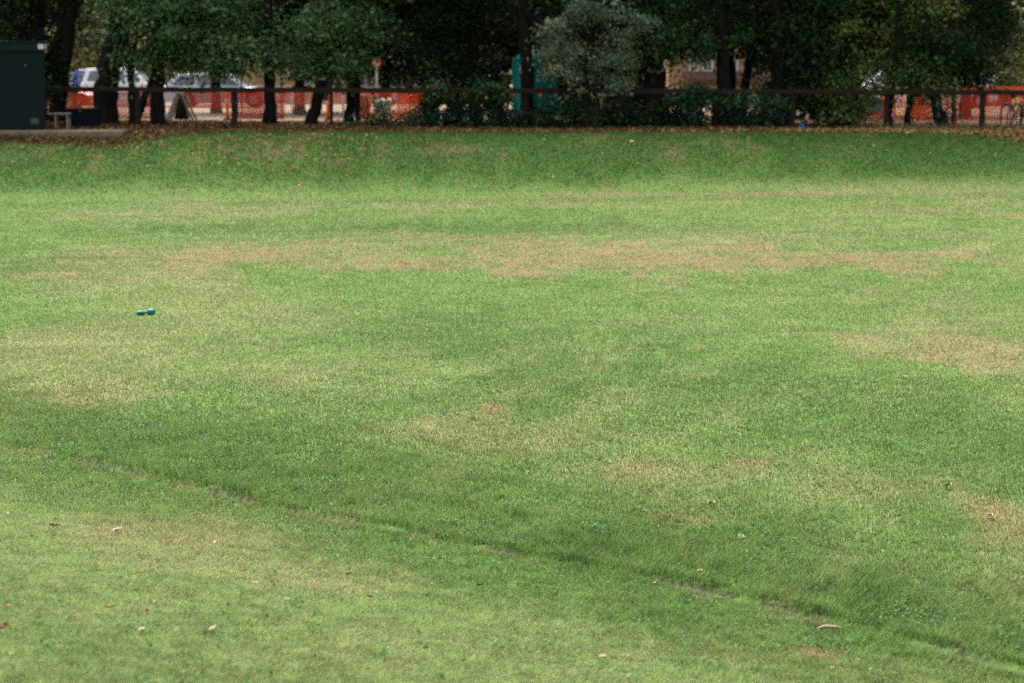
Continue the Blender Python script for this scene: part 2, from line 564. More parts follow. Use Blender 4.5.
ground = np_mesh('ground', gv, 4, gf, M['turf'], mask={'mask': np.stack([d_, b_, l_, one], 1), 'zone': np.stack([s_, lot, 0 * one, one], 1)})
for p in ground.data.polygons: pass
ground.data.polygons.foreach_set('use_smooth', np.ones(len(ground.data.polygons), bool))
tag(ground, kind='structure')


# ------------------------------------------------------------------ grass blades
def blades(n, ymin, ymax, power, seg):
    # distance pdf ~ Y^-power * Y (frame width grows with Y)
    q = R.random(n); e = 2 - power
    if abs(e) < 1e-6:
        Y = ymin * (ymax / ymin) ** q
    else:
        Y = (ymin ** e + q * (ymax ** e - ymin ** e)) ** (1 / e)
    hw = Y * (512 / F) * 1.16 + .25
    X = (R.random(n) * 2 - 1) * hw
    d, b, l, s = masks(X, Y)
    tr, tt = trench(X, Y)
    tuft = fbm(X * 2.2 + 3, Y * 2.2, 3)
    gp = np.abs(tr + .02 - .04 * (tuft - .5)) < (.005 + .07 * fbm(tt * 2.6, tt * 0 + 2, 3)) * broken(tt) - .004
    keep = (R.random(n) > .45 * b + .85 * s) & (R.random(n) > .96 * gp)
    X, Y, d, b, l, s, tr, tuft = (a[keep] for a in (X, Y, d, b, l, s, tr, tuft))
    n = len(X)
    Z = Hg(X, Y)
    band = np.exp(-((tr + .9) / 1.1) ** 2)
    n5 = fbm(X * 11, Y * 9, 3)
    h = (.018 + .016 * R.random(n)) * (.35 + .75 * tuft + .75 * n5) * (1 + .35 * l) + .060 * band * R.random(n) * np.clip(tuft + n5 - .45, 0, 1)
    h = h + .06 * R.random(n) * np.exp(-((tr + .09) / .055) ** 2) * np.clip(tuft * 2 - .5, 0, 1)
    h = h * (1 + .7 * sstep((Y - foot(X) - 1) / 2)) * (1 - .45 * b) * (1 + .004 * np.maximum(Y - 20, 0))
    w = np.maximum(.0042, .62 * Y / F) * (.75 + .6 * R.random(n)) * (1 + .35 * (R.random(n) < .12))
    yaw = R.random(n) * 2 * np.pi
    lean = .35 + .9 * R.random(n)
    lx, ly = np.cos(yaw) * lean * h, np.sin(yaw) * lean * h
    px, py = -np.sin(yaw) * w * .5, np.cos(yaw) * w * .5
    base = np.stack([X, Y, Z - .004], 1)
    # per blade scatter of the masks: single dead or fresh blades
    d = np.clip(d + .45 * (R.random(n) - .5) * (1 - .5 * sstep((Y - 14) / 26)) + .5 * (R.random(n) < .05), 0, 1)
    b = np.clip(b + .3 * (R.random(n) - .5) * (b > .03) + .7 * (R.random(n) < .012), 0, 1)
    l = np.clip(l + .5 * (R.random(n) - .5), 0, 1)
    far = sstep((Y - 14) / 26)
    var = np.clip(.46 + .15 * (1 - .6 * far) * R.standard_normal(n) + 1.05 * (n5 - .5) * (1 - .15 * far) + .4 * (R.random(n) < .03), 0, 1)
    nb = sstep((tr - 1.1) / 1.4) * (Y < 40)
    h = h * (1 - .25 * nb)
    var = np.clip(var + .13 * nb, 0, 1)      # blades are lighter on the near slope
    col = np.stack([d, b, l, var], 1)
    z0 = np.zeros(n)
    if seg == 2:
        m = base + np.stack([lx * .38, ly * .38, h * .62], 1)
        t = base + np.stack([lx, ly, h], 1)
        pw = np.stack([px, py, z0], 1)
        V = np.stack([base - pw, base + pw, m + pw * .85, m - pw * .85, t], 1).reshape(-1, 3)
        i = np.arange(n)[:, None] * 5
        Fc = [i + np.array([[0, 1, 2, 3]]), i + np.array([[3, 2, 4]])]
        C = np.repeat(col, 5, 0)
    else:
        t = base + np.stack([lx, ly, h], 1)
        pw = np.stack([px, py, z0], 1)
        V = np.stack([base - pw, base + pw, t], 1).reshape(-1, 3)
        i = np.arange(n)[:, None] * 3
        Fc = [i + np.array([[0, 1, 2]])]
        C = np.repeat(col, 3, 0)
    return V, Fc, C


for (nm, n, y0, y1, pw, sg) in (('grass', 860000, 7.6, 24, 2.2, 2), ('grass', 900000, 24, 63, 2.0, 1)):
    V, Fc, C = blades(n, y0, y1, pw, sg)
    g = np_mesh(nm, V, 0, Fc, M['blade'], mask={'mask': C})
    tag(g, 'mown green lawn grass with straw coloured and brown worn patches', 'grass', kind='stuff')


# ------------------------------------------------------------------ leaves
def leaf_quads(pos, size, up=.5, rng=R, cam_bias=0.0):
    n = len(pos)
    nrm = rng.standard_normal((n, 3)); nrm[:, 2] = np.abs(nrm[:, 2]) + up
    nrm /= np.linalg.norm(nrm, axis=1)[:, None]
    t = rng.standard_normal((n, 3)); t -= nrm * np.sum(t * nrm, 1)[:, None]
    t /= np.linalg.norm(t, axis=1)[:, None]
    bt = np.cross(nrm, t)
    sz = size * (.6 + .8 * rng.random(n))[:, None]
    a = t * sz * .5; c = bt * sz * .30
    fold = nrm * sz * .10
    V = np.stack([pos - a, pos + c + fold, pos + a, pos - c + fold], 1).reshape(-1, 3)
    Fc = np.arange(n)[:, None] * 4 + np.array([[0, 1, 2, 3]])
    return V, Fc


def crown_points(blobs, dens, clump=.34, rng=R, flat=.75, gaps=0.0):
    """blobs: (centre, radii) ellipsoids; returns leaf positions gathered in clumps"""
    pts = []; tn = []
    for c, r in blobs:
        c = np.array(c); r = np.array(r)
        area = 4 * np.pi * (r[0] * r[1] + r[0] * r[2] + r[1] * r[2]) / 3
        nc = max(6, int(area * 1.15 / (clump / .34) ** 2))
        u = rng.standard_normal((nc, 3)); u /= np.linalg.norm(u, axis=1)[:, None]
        rad = rng.random(nc) ** .38
        cc = c + u * rad[:, None] * r * (1 + .22 * rng.standard_normal(nc))[:, None]
        if gaps:
            nz = fbm(cc[:, 0] * .95 + cc[:, 1] * .35, cc[:, 2] * 1.25 + cc[:, 1] * .3, 3)
            cc = cc[rng.random(nc) < 1 - gaps + gaps * sstep((nz - .40) / .14)]
            if len(cc) < 3: cc = c + u[:3] * r
            nc0, nc = nc, len(cc)
            dd = dens * nc / nc0 * (1 + .25 * gaps)
        else:
            dd = dens
        per = np.maximum(4, (dd * area / nc * (.35 + 1.3 * rng.random(nc))).astype(int))
        ids = np.repeat(np.arange(nc), per)
        g = rng.standard_normal((len(ids), 3)) * clump * np.array([1, 1, flat]) * (.6 + .7 * rng.random(nc))[ids][:, None]
        g[:, 2] -= .12 * (g[:, 0] ** 2 + g[:, 1] ** 2) / clump
        pts.append(cc[ids] + g)
        tn.append(np.clip((.5 + .23 * rng.standard_normal(nc))[ids] + .17 * rng.standard_normal(len(ids)), 0, .955) + (rng.random(len(ids)) < .012) * .2)
    return np.concatenate(pts), np.clip(np.concatenate(tn), 0, 1)


def foliage(name, blobs, dens, size, mat, parent, origin, clump=.34, up=.5, flat=.75):
    p, t = crown_points(blobs, dens, clump, flat=flat)
    p = p - np.array(origin)
    V, Fc = leaf_quads(p, size, up)
    return np_mesh(name, V, 4, Fc, mat, parent, tint=np.repeat(t, 4))


def pxblob(u, v, ru, rv, Y, depth=None):
    c = P(u, v, Y); k = PX(Y)
    return (tuple(c), (ru * k, depth if depth else .75 * (ru + rv) / 2 * k + .25, rv * k))


def tree(name, label, Y, trunk, blobs, mat, dens=190, size=.135, group='trees along the fence', upper=None, extra=(), bark='bark', updens=60, clump=.36, depth=None, flat=.55, gaps=.92):
    """trunk: list of (u, v, width px) from the base up; blobs: (u, v, ru, rv[, dY]) in the crown"""
    u0 = trunk[0][0]
    b = P(u0, trunk[0][1], Y); b[2] = float(Hg(b[0], b[1]))
    o = thing(name, b, label, 'tree', group)
    k = PX(Y)
    mb = MB()

    def limb(pl, Yb, n=12):
        pts = []; rad = []
        for i in range(len(pl)):
            p = P(pl[i][0], pl[i][1], Yb) - b
            pts.append(p); rad.append(pl[i][2] * .5 * k)
        # densify with wobble
        P2 = []; R2 = []
        for i in range(len(pts) - 1):
            for s in range(4):
                q = s / 4
                P2.append(pts[i] * (1 - q) + pts[i + 1] * q + np.array([random.gauss(0, .05), random.gauss(0, .05), 0]) * rad[i] * 2)
                R2.append((rad[i] * (1 - q) + rad[i + 1] * q) * random.uniform(.93, 1.07))
        P2.append(pts[-1]); R2.append(rad[-1])
        return P2, R2
    p2, r2 = limb(trunk, Y)
    p2[0] = p2[0].copy(); p2[0][2] = -.12
    r2[0] *= 1.35; r2[1] *= 1.1
    topz = p2[-1]
    mb.tube(p2, r2, 14, rough=.05)
    if gaps > .9:
        # ragged outline: small outlying sprays round each main mass, most of them hanging low
        sat = []
        for q in blobs:
            for _ in range(3):
                an = random.uniform(-.35, math.pi + .35)
                sat.append((q[0] + q[2] * 1.05 * math.cos(an), q[1] + q[3] * 1.05 * math.sin(an), random.uniform(3, 7), random.uniform(2.5, 5.5)))
        blobs = list(blobs) + sat
    cb = [pxblob(q[0], q[1], q[2], q[3], Y + (q[4] if len(q) > 4 else 0), depth) for q in blobs]
    # limbs reaching into the crown
    for (c, r) in cb:
        j = min(len(p2) - 2, max(3, int(len(p2) * random.uniform(.45, .85))))
        a = Vector(p2[j]); e = Vector(np.array(c) - b)
        if (e - a).length < .3: continue
        mid = (a + e) / 2 + Vector((0, 0, .15 * (e - a).length)) + Vector((random.gauss(0, .12), random.gauss(0, .12), 0))
        r0 = min(r2[j] * .5, .10)
        pts = [a, a.lerp(mid, .5) + Vector((0, 0, .06)), mid, mid.lerp(e, .5), e]
        mb.tube(pts, [r0, r0 * .85, r0 * .65, r0 * .42, r0 * .15], 8)
        for _ in range(3):
            s = mid.lerp(e, random.uniform(.1, .9))
            t = e + Vector((random.gauss(0, r[0] * .5), random.gauss(0, r[1] * .5), random.gauss(0, r[2] * .4)))
            mb.tube([s, (s + t) / 2 + Vector((0, 0, .08)), t], [r0 * .35, r0 * .22, r0 * .08], 6)
    tr = mb.build('trunk', M[bark], o, smooth=True)
    for ex in extra:
        m2 = MB(); q2, rr2 = limb(ex[1], Y - .1)
        m2.tube(q2, rr2, 10, rough=.05)
        m2.build('limb', M[ex[0]], o, smooth=True)
    ups = []
    if upper:
        for (dx, dz, rx, ry, rz) in upper:
            c = np.array([b[0] + topz[0] + dx, b[1] + 1.3, dz + 1.6])
            ups.append((tuple(c), (rx, ry, rz)))
    pts = []; tn = []; V = []; Fc = []; T = []; off = 0
    if cb:
        p, t = crown_points(cb, dens, clump, flat=flat, gaps=gaps)
        v, f = leaf_quads(p - b, size, .6)
        V.append(v); Fc.append(f + off); T.append(np.repeat(t, 4)); off += len(v)
    if ups:
        p, t = crown_points(ups, updens, .5)
        v, f = leaf_quads(p - b, .22, .8)
        V.append(v); Fc.append(f + off); T.append(np.repeat(t, 4)); off += len(v)
    if V:
        np_mesh('crown', np.concatenate(V), 4, np.concatenate(Fc), M[mat], o, tint=np.concatenate(T))
    return o


UP = [(0, 6.9, 3.2, 2.8, 2.4)]
UPW = [(-1.2, 6.6, 3.2, 2.8, 2.2), (1.5, 7.4, 3.2, 2.8, 2.4)]
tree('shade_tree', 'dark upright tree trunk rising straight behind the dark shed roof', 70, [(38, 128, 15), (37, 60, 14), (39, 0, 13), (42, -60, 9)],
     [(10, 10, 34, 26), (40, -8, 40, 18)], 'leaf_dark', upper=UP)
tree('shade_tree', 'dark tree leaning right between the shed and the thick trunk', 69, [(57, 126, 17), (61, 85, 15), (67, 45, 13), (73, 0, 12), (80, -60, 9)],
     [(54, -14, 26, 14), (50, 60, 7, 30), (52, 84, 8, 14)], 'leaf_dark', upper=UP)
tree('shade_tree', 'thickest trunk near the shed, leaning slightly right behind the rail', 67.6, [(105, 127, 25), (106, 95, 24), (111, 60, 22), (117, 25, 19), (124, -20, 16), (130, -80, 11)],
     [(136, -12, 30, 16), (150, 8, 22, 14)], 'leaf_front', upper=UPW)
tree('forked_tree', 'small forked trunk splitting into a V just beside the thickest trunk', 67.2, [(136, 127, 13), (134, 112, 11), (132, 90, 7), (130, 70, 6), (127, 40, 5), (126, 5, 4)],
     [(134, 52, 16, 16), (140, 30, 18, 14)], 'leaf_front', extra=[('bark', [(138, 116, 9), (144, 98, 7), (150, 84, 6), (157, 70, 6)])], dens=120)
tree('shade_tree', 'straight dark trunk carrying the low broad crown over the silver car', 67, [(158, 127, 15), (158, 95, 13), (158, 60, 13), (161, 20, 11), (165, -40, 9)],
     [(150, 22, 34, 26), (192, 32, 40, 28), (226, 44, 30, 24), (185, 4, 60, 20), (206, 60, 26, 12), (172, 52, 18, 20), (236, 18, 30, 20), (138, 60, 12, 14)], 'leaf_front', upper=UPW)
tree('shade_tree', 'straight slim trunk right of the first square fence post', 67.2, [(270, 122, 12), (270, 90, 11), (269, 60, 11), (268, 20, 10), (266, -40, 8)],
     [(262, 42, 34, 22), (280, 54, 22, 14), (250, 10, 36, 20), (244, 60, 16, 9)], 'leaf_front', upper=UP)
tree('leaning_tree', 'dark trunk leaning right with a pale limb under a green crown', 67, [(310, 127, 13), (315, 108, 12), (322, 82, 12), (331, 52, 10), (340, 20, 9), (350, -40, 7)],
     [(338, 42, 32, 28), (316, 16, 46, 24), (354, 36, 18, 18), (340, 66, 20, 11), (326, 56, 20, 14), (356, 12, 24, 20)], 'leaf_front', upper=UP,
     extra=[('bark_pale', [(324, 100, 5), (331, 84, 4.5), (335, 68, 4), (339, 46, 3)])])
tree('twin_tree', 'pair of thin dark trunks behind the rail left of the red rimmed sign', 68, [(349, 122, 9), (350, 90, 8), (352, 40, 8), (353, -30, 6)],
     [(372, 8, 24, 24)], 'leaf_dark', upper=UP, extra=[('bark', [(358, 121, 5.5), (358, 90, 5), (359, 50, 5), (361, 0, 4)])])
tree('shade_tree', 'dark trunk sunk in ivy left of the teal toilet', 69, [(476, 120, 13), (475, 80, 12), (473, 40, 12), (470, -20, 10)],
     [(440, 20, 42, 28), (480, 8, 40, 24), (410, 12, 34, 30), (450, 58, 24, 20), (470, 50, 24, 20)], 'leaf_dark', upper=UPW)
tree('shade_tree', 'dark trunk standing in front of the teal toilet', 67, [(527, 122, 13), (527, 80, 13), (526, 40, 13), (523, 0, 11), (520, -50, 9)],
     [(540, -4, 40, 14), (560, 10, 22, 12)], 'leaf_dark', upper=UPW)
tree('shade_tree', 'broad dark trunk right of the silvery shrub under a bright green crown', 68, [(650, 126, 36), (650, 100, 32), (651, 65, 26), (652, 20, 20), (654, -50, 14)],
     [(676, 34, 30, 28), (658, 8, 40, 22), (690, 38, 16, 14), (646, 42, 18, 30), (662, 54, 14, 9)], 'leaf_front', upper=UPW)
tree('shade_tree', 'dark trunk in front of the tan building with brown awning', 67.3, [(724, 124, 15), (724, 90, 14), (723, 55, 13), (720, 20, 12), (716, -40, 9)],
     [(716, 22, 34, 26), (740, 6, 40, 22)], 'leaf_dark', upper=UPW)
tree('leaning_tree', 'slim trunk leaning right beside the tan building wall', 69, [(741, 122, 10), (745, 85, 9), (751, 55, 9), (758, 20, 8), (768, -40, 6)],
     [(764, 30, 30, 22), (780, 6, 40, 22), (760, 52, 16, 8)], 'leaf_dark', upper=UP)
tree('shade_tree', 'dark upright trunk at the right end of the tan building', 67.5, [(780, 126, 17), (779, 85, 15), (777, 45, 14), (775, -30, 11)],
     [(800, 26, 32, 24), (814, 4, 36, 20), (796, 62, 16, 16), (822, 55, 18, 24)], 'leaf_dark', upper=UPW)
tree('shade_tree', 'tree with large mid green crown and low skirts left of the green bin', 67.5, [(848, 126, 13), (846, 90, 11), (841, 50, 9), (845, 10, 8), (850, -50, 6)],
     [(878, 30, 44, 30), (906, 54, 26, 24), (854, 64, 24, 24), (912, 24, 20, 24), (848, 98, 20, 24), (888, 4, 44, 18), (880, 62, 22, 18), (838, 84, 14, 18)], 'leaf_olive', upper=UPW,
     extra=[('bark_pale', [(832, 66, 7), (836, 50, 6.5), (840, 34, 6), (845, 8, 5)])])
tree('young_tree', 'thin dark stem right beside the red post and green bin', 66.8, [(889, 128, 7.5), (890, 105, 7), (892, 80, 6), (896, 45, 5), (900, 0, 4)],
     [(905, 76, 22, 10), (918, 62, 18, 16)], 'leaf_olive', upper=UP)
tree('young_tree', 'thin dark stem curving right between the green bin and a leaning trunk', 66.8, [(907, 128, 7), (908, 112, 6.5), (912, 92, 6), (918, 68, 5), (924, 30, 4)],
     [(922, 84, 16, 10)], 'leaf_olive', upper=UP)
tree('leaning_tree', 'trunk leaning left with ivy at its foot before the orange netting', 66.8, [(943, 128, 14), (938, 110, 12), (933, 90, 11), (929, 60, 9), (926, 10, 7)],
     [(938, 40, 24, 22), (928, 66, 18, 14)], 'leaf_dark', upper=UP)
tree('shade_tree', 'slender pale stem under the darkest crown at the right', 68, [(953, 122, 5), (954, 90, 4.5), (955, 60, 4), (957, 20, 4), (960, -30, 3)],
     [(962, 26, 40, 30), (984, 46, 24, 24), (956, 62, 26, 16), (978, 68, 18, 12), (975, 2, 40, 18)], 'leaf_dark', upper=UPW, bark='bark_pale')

# silvery shrub-tree by the fence
tree('silver_shrub', 'pale grey green bushy shrub leaning over the fence rail', 65.6, [(586, 128, 8), (586, 110, 7), (585, 85, 6), (588, 50, 5), (592, 20, 4)],
     [(590, 34, 32, 20), (568, 60, 22, 18), (614, 34, 26, 20), (604, 14, 34, 9), (628, 54, 13, 14), (546, 54, 9, 9), (598, 64, 22, 14), (560, 28, 13, 9), (614, 82, 14, 6), (576, 82, 13, 8), (639, 24, 9, 10), (552, 72, 8, 8), (584, 8, 12, 6)],
     'leaf_silver', gaps=.9, dens=250, size=.10, clump=.22, group='shrubs along the fence', depth=1.0)['category'] = 'shrub'

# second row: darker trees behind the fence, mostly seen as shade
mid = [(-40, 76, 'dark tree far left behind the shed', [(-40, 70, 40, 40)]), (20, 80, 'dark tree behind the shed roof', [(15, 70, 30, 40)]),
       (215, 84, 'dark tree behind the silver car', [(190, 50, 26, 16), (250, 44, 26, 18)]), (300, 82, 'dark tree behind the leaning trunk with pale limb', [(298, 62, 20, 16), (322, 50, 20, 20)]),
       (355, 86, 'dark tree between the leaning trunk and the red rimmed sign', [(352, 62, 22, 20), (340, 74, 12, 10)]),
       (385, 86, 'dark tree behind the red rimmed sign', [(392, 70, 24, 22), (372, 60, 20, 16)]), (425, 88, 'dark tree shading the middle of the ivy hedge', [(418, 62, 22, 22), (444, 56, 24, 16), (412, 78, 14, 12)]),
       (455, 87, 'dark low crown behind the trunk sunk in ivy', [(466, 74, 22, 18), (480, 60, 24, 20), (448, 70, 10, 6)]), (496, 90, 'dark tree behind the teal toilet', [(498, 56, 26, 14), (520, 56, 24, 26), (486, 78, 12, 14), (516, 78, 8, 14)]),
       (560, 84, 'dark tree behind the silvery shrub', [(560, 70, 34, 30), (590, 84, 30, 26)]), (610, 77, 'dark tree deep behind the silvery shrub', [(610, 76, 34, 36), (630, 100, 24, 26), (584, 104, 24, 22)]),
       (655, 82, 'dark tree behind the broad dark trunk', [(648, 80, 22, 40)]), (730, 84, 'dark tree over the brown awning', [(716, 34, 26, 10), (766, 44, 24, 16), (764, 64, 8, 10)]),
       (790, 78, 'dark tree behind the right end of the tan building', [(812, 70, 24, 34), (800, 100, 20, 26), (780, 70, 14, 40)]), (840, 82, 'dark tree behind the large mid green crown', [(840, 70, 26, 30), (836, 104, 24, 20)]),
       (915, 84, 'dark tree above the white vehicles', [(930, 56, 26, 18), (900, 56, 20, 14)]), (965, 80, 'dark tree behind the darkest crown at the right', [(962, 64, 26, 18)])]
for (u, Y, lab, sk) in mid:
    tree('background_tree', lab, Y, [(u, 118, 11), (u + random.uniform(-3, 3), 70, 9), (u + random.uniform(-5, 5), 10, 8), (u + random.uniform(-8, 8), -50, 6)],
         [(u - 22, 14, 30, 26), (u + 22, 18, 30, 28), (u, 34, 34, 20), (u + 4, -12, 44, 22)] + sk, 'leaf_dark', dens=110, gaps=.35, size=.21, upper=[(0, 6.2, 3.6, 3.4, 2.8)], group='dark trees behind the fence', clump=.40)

# far row: pale olive trees across the lot
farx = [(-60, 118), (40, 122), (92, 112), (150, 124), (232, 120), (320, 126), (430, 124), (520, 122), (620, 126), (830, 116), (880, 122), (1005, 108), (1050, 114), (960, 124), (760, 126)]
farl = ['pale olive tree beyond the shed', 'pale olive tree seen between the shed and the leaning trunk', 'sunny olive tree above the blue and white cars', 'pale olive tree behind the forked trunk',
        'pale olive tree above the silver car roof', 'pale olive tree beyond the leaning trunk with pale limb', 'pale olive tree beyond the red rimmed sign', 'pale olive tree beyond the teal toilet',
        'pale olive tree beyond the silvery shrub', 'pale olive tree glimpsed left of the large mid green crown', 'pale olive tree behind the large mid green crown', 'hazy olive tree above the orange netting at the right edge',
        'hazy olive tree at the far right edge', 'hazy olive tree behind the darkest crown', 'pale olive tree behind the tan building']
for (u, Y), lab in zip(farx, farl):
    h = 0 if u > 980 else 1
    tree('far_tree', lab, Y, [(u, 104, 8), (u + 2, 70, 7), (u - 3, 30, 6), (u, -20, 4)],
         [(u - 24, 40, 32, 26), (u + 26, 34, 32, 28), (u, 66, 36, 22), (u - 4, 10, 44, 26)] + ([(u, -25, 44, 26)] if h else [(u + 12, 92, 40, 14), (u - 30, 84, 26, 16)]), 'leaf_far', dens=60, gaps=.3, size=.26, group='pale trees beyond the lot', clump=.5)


# ------------------------------------------------------------------ ivy and bushes at the fence
def bush(name, label, Y, blobs, mat='leaf_ivy', dens=330, size=.12, clump=.19, depth=.30, group='ivy bushes along the fence', cat='bush'):
    u0 = blobs[0][0]
    b = P(u0, 128, Y); b[2] = float(Hg(b[0], b[1]))
    o = thing(name, b, label, cat, group)
    cb = [pxblob(q[0], q[1], q[2], q[3], Y, depth) for q in blobs]
    foliage('foliage', cb, dens, size, M[mat], o, b, clump, .3)
    for (c, r) in cb:
        mb = MB()
        root = Vector((c[0] - b[0], random.gauss(0, .05), -.08))
        for _ in range(5):
            e = Vector(np.array(c) - b) + Vector((random.gauss(0, r[0] * .5), random.gauss(0, .15), random.gauss(0, r[2] * .4)))
            mb.tube([root, (root + e) / 2 + Vector((random.gauss(0, .08), 0, 0)), e], [.016, .011, .004], 6)
        mb.build('stem', M['bark'], o, smooth=True)
    return o


bush('ivy_bush', 'low ivy at the foot of the twin trunks', 66, [(352, 124, 18, 7), (375, 126, 20, 7)], dens=130)
bush('ivy_bush', 'low ivy in front of the white sheet and orange netting', 65.8, [(398, 126, 24, 7), (420, 124, 14, 8), (386, 110, 8, 10), (378, 104, 5, 7)], dens=120)
bush('ivy_bush', 'tall narrow ivy smothering a fence post up to the rail', 66.3, [(434, 110, 12, 22), (440, 96, 14, 8), (432, 90, 12, 5)])
bush('ivy_bush', 'broad ivy mound left of the ivy wrapped trunk', 66.3, [(462, 118, 22, 14), (458, 104, 10, 10), (470, 126, 24, 6)])
bush('ivy_bush', 'broad ivy mound right of the ivy wrapped trunk, reaching over the rail', 66.3, [(498, 112, 20, 18), (520, 119, 14, 10), (492, 93, 14, 8), (480, 82, 8, 4), (515, 124, 26, 7), (536, 124, 14, 7)])
bush('ivy_bush', 'dark ivy below the silvery shrub', 65.8, [(556, 122, 18, 9), (578, 120, 20, 10), (572, 108, 12, 8), (545, 117, 12, 8)], mat='leaf_dark')
bush('ivy_bush', 'dark ivy bank under the broad dark trunk', 66.3, [(622, 116, 24, 14), (640, 120, 24, 10), (612, 126, 24, 6), (660, 116, 18, 14)], mat='leaf_dark')
bush('ivy_bush', 'tall ivy bush rising over the rail before the tan building', 66.3, [(694, 112, 22, 18), (698, 90, 18, 8), (680, 122, 20, 8), (686, 100, 14, 12)])
bush('ivy_bush', 'ivy bush between the two trunks right of the awning', 66.3, [(736, 118, 22, 13), (728, 106, 12, 12), (754, 122, 16, 8)])
bush('ivy_bush', 'ivy bush ending before the blue bag on the ground', 66.3, [(764, 116, 14, 14), (766, 102, 9, 10), (775, 124, 10, 6)])
bush('ivy_sprays', 'loose ivy sprays trailing along the rail left of the teal toilet', 65.7, [(446, 93, 10, 4), (476, 91, 12, 4), (500, 88, 7, 5), (507, 97, 7, 4)], dens=130, clump=.16, depth=.3)
bush('ivy_sprays', 'loose ivy sprays trailing along the rail before the tan building', 65.7, [(676, 97, 10, 5), (712, 94, 9, 6), (726, 98, 8, 5), (748, 100, 9, 5), (780, 104, 7, 8)], dens=130, clump=.16, depth=.3)
bush('ivy_bush', 'low ivy creeping along the fence foot below the orange netting', 65.9, [(368, 121, 10, 6), (388, 121, 10, 6), (410, 119, 10, 7), (446, 124, 14, 7)], dens=160, clump=.17)
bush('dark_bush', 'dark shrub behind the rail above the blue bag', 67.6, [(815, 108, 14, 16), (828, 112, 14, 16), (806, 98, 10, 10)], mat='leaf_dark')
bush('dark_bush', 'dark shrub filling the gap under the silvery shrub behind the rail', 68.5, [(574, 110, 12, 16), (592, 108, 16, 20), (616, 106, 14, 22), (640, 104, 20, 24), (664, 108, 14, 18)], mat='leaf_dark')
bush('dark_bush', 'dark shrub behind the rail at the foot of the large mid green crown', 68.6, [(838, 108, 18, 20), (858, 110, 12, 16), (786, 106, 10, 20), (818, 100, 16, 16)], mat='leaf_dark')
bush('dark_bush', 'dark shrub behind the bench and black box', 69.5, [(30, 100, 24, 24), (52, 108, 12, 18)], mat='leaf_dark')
bush('weedy_bush', 'weedy green bush at the feet of the thin stems', 66.3, [(912, 112, 8, 8), (936, 118, 7, 8), (948, 108, 6, 8)], dens=70)


# ------------------------------------------------------------------ leaf litter and dry grass (stuff)
def scatter(n, fx, dens_fn):
    pass


def litter_mesh(name, X, Y, size, mat, label, dz=.012, up=1.2):
    Z = Hg(X, Y) + dz * (.3 + R.random(len(X)))
    p = np.stack([X, Y, Z], 1)
    V, Fc = leaf_quads(p, size, up)
    t = np.clip(R.random(len(X)) ** 1.25 + .30 * sstep((X - 4) / 6) * (Y < 65.5) + .12 * (X > -2) * (Y < 64.6) + .25 * (fbm(X * 1.2, Y * 1.2, 3) - .5), 0, 1)
    o = np_mesh(name, V, 4, Fc, mat, tint=np.repeat(t, 4))
    return tag(o, label, 'leaves', kind='stuff')


n = 110000
X = R.uniform(-19, 19, n); Y = R.uniform(61.3, 70.5, n)
crest = crest_line(X, fbm(X * 3.3 + 9, Y * 1.9, 4))
pr = sstep((Y - crest + .25) / .4) * (.25 + 1.1 * fbm(X * .7, Y * 1.3, 3))
k = R.random(n) < pr
litter_mesh('leaf_litter', X[k], Y[k], .070, M['litter'], 'brown fallen leaves carpeting the bare ground under the trees', .05, .7)
n = 16000
X = R.uniform(-17, 17, n); Y = foot(X) + R.uniform(.3, 5.8, n)
k = R.random(n) < .06 + .9 * sstep((fbm(X * .35, Y * .5, 3) - .45) / .25) * sstep((Y - foot(X)) / 6) * (.3 + .7 * (X < 0))
X, Y = X[k], Y[k]
Z = Hg(X, Y) + .05
V, Fc = leaf_quads(np.stack([X, Y, Z], 1), .075, 1.0)
o = np_mesh('scattered_leaves', V, 4, Fc, M['litter'], tint=np.repeat(np.clip(.45 + .6 * R.random(len(X)), 0, 1), 4))
tag(o, 'yellow and tan leaves scattered over the green bank', 'leaves', kind='stuff')

# clover and broad leaved weeds in the long grass by the furrow
n = 150000
Y = 8 + 16 * R.random(n) ** .8; X = (R.random(n) * 2 - 1) * (Y * .28 + .3)
tr, tt = trench(X, Y)
pt = fbm(X * 1.6 + 11, Y * 1.6, 3) * .6 + fbm(X * 6, Y * 6 + 4, 2) * .4
pr = np.exp(-((tr + .85) / .9) ** 2) + .25 * np.exp(-((tr - .5) / .5) ** 2) + .10
k = (R.random(n) < pr * sstep((pt - .47) / .10)) & (np.abs(tr + .02) > .07)
X, Y, pt = X[k], Y[k], pt[k]
V, Fc = leaf_quads(np.stack([X, Y, Hg(X, Y) + .012 + .035 * R.random(len(X)) * sstep((pt - .4) / .2)], 1), .026, 1.1)
V = V.reshape(-1, 4, 3)
o = np_mesh('clover', V.reshape(-1, 3), 4, Fc, M['clover'], tint=np.repeat(np.clip(.5 + .25 * R.standard_normal(len(X)), 0, 1), 4))
tag(o, 'dark clover and broad leaved weeds growing along the lawn furrow', 'weeds', kind='stuff')

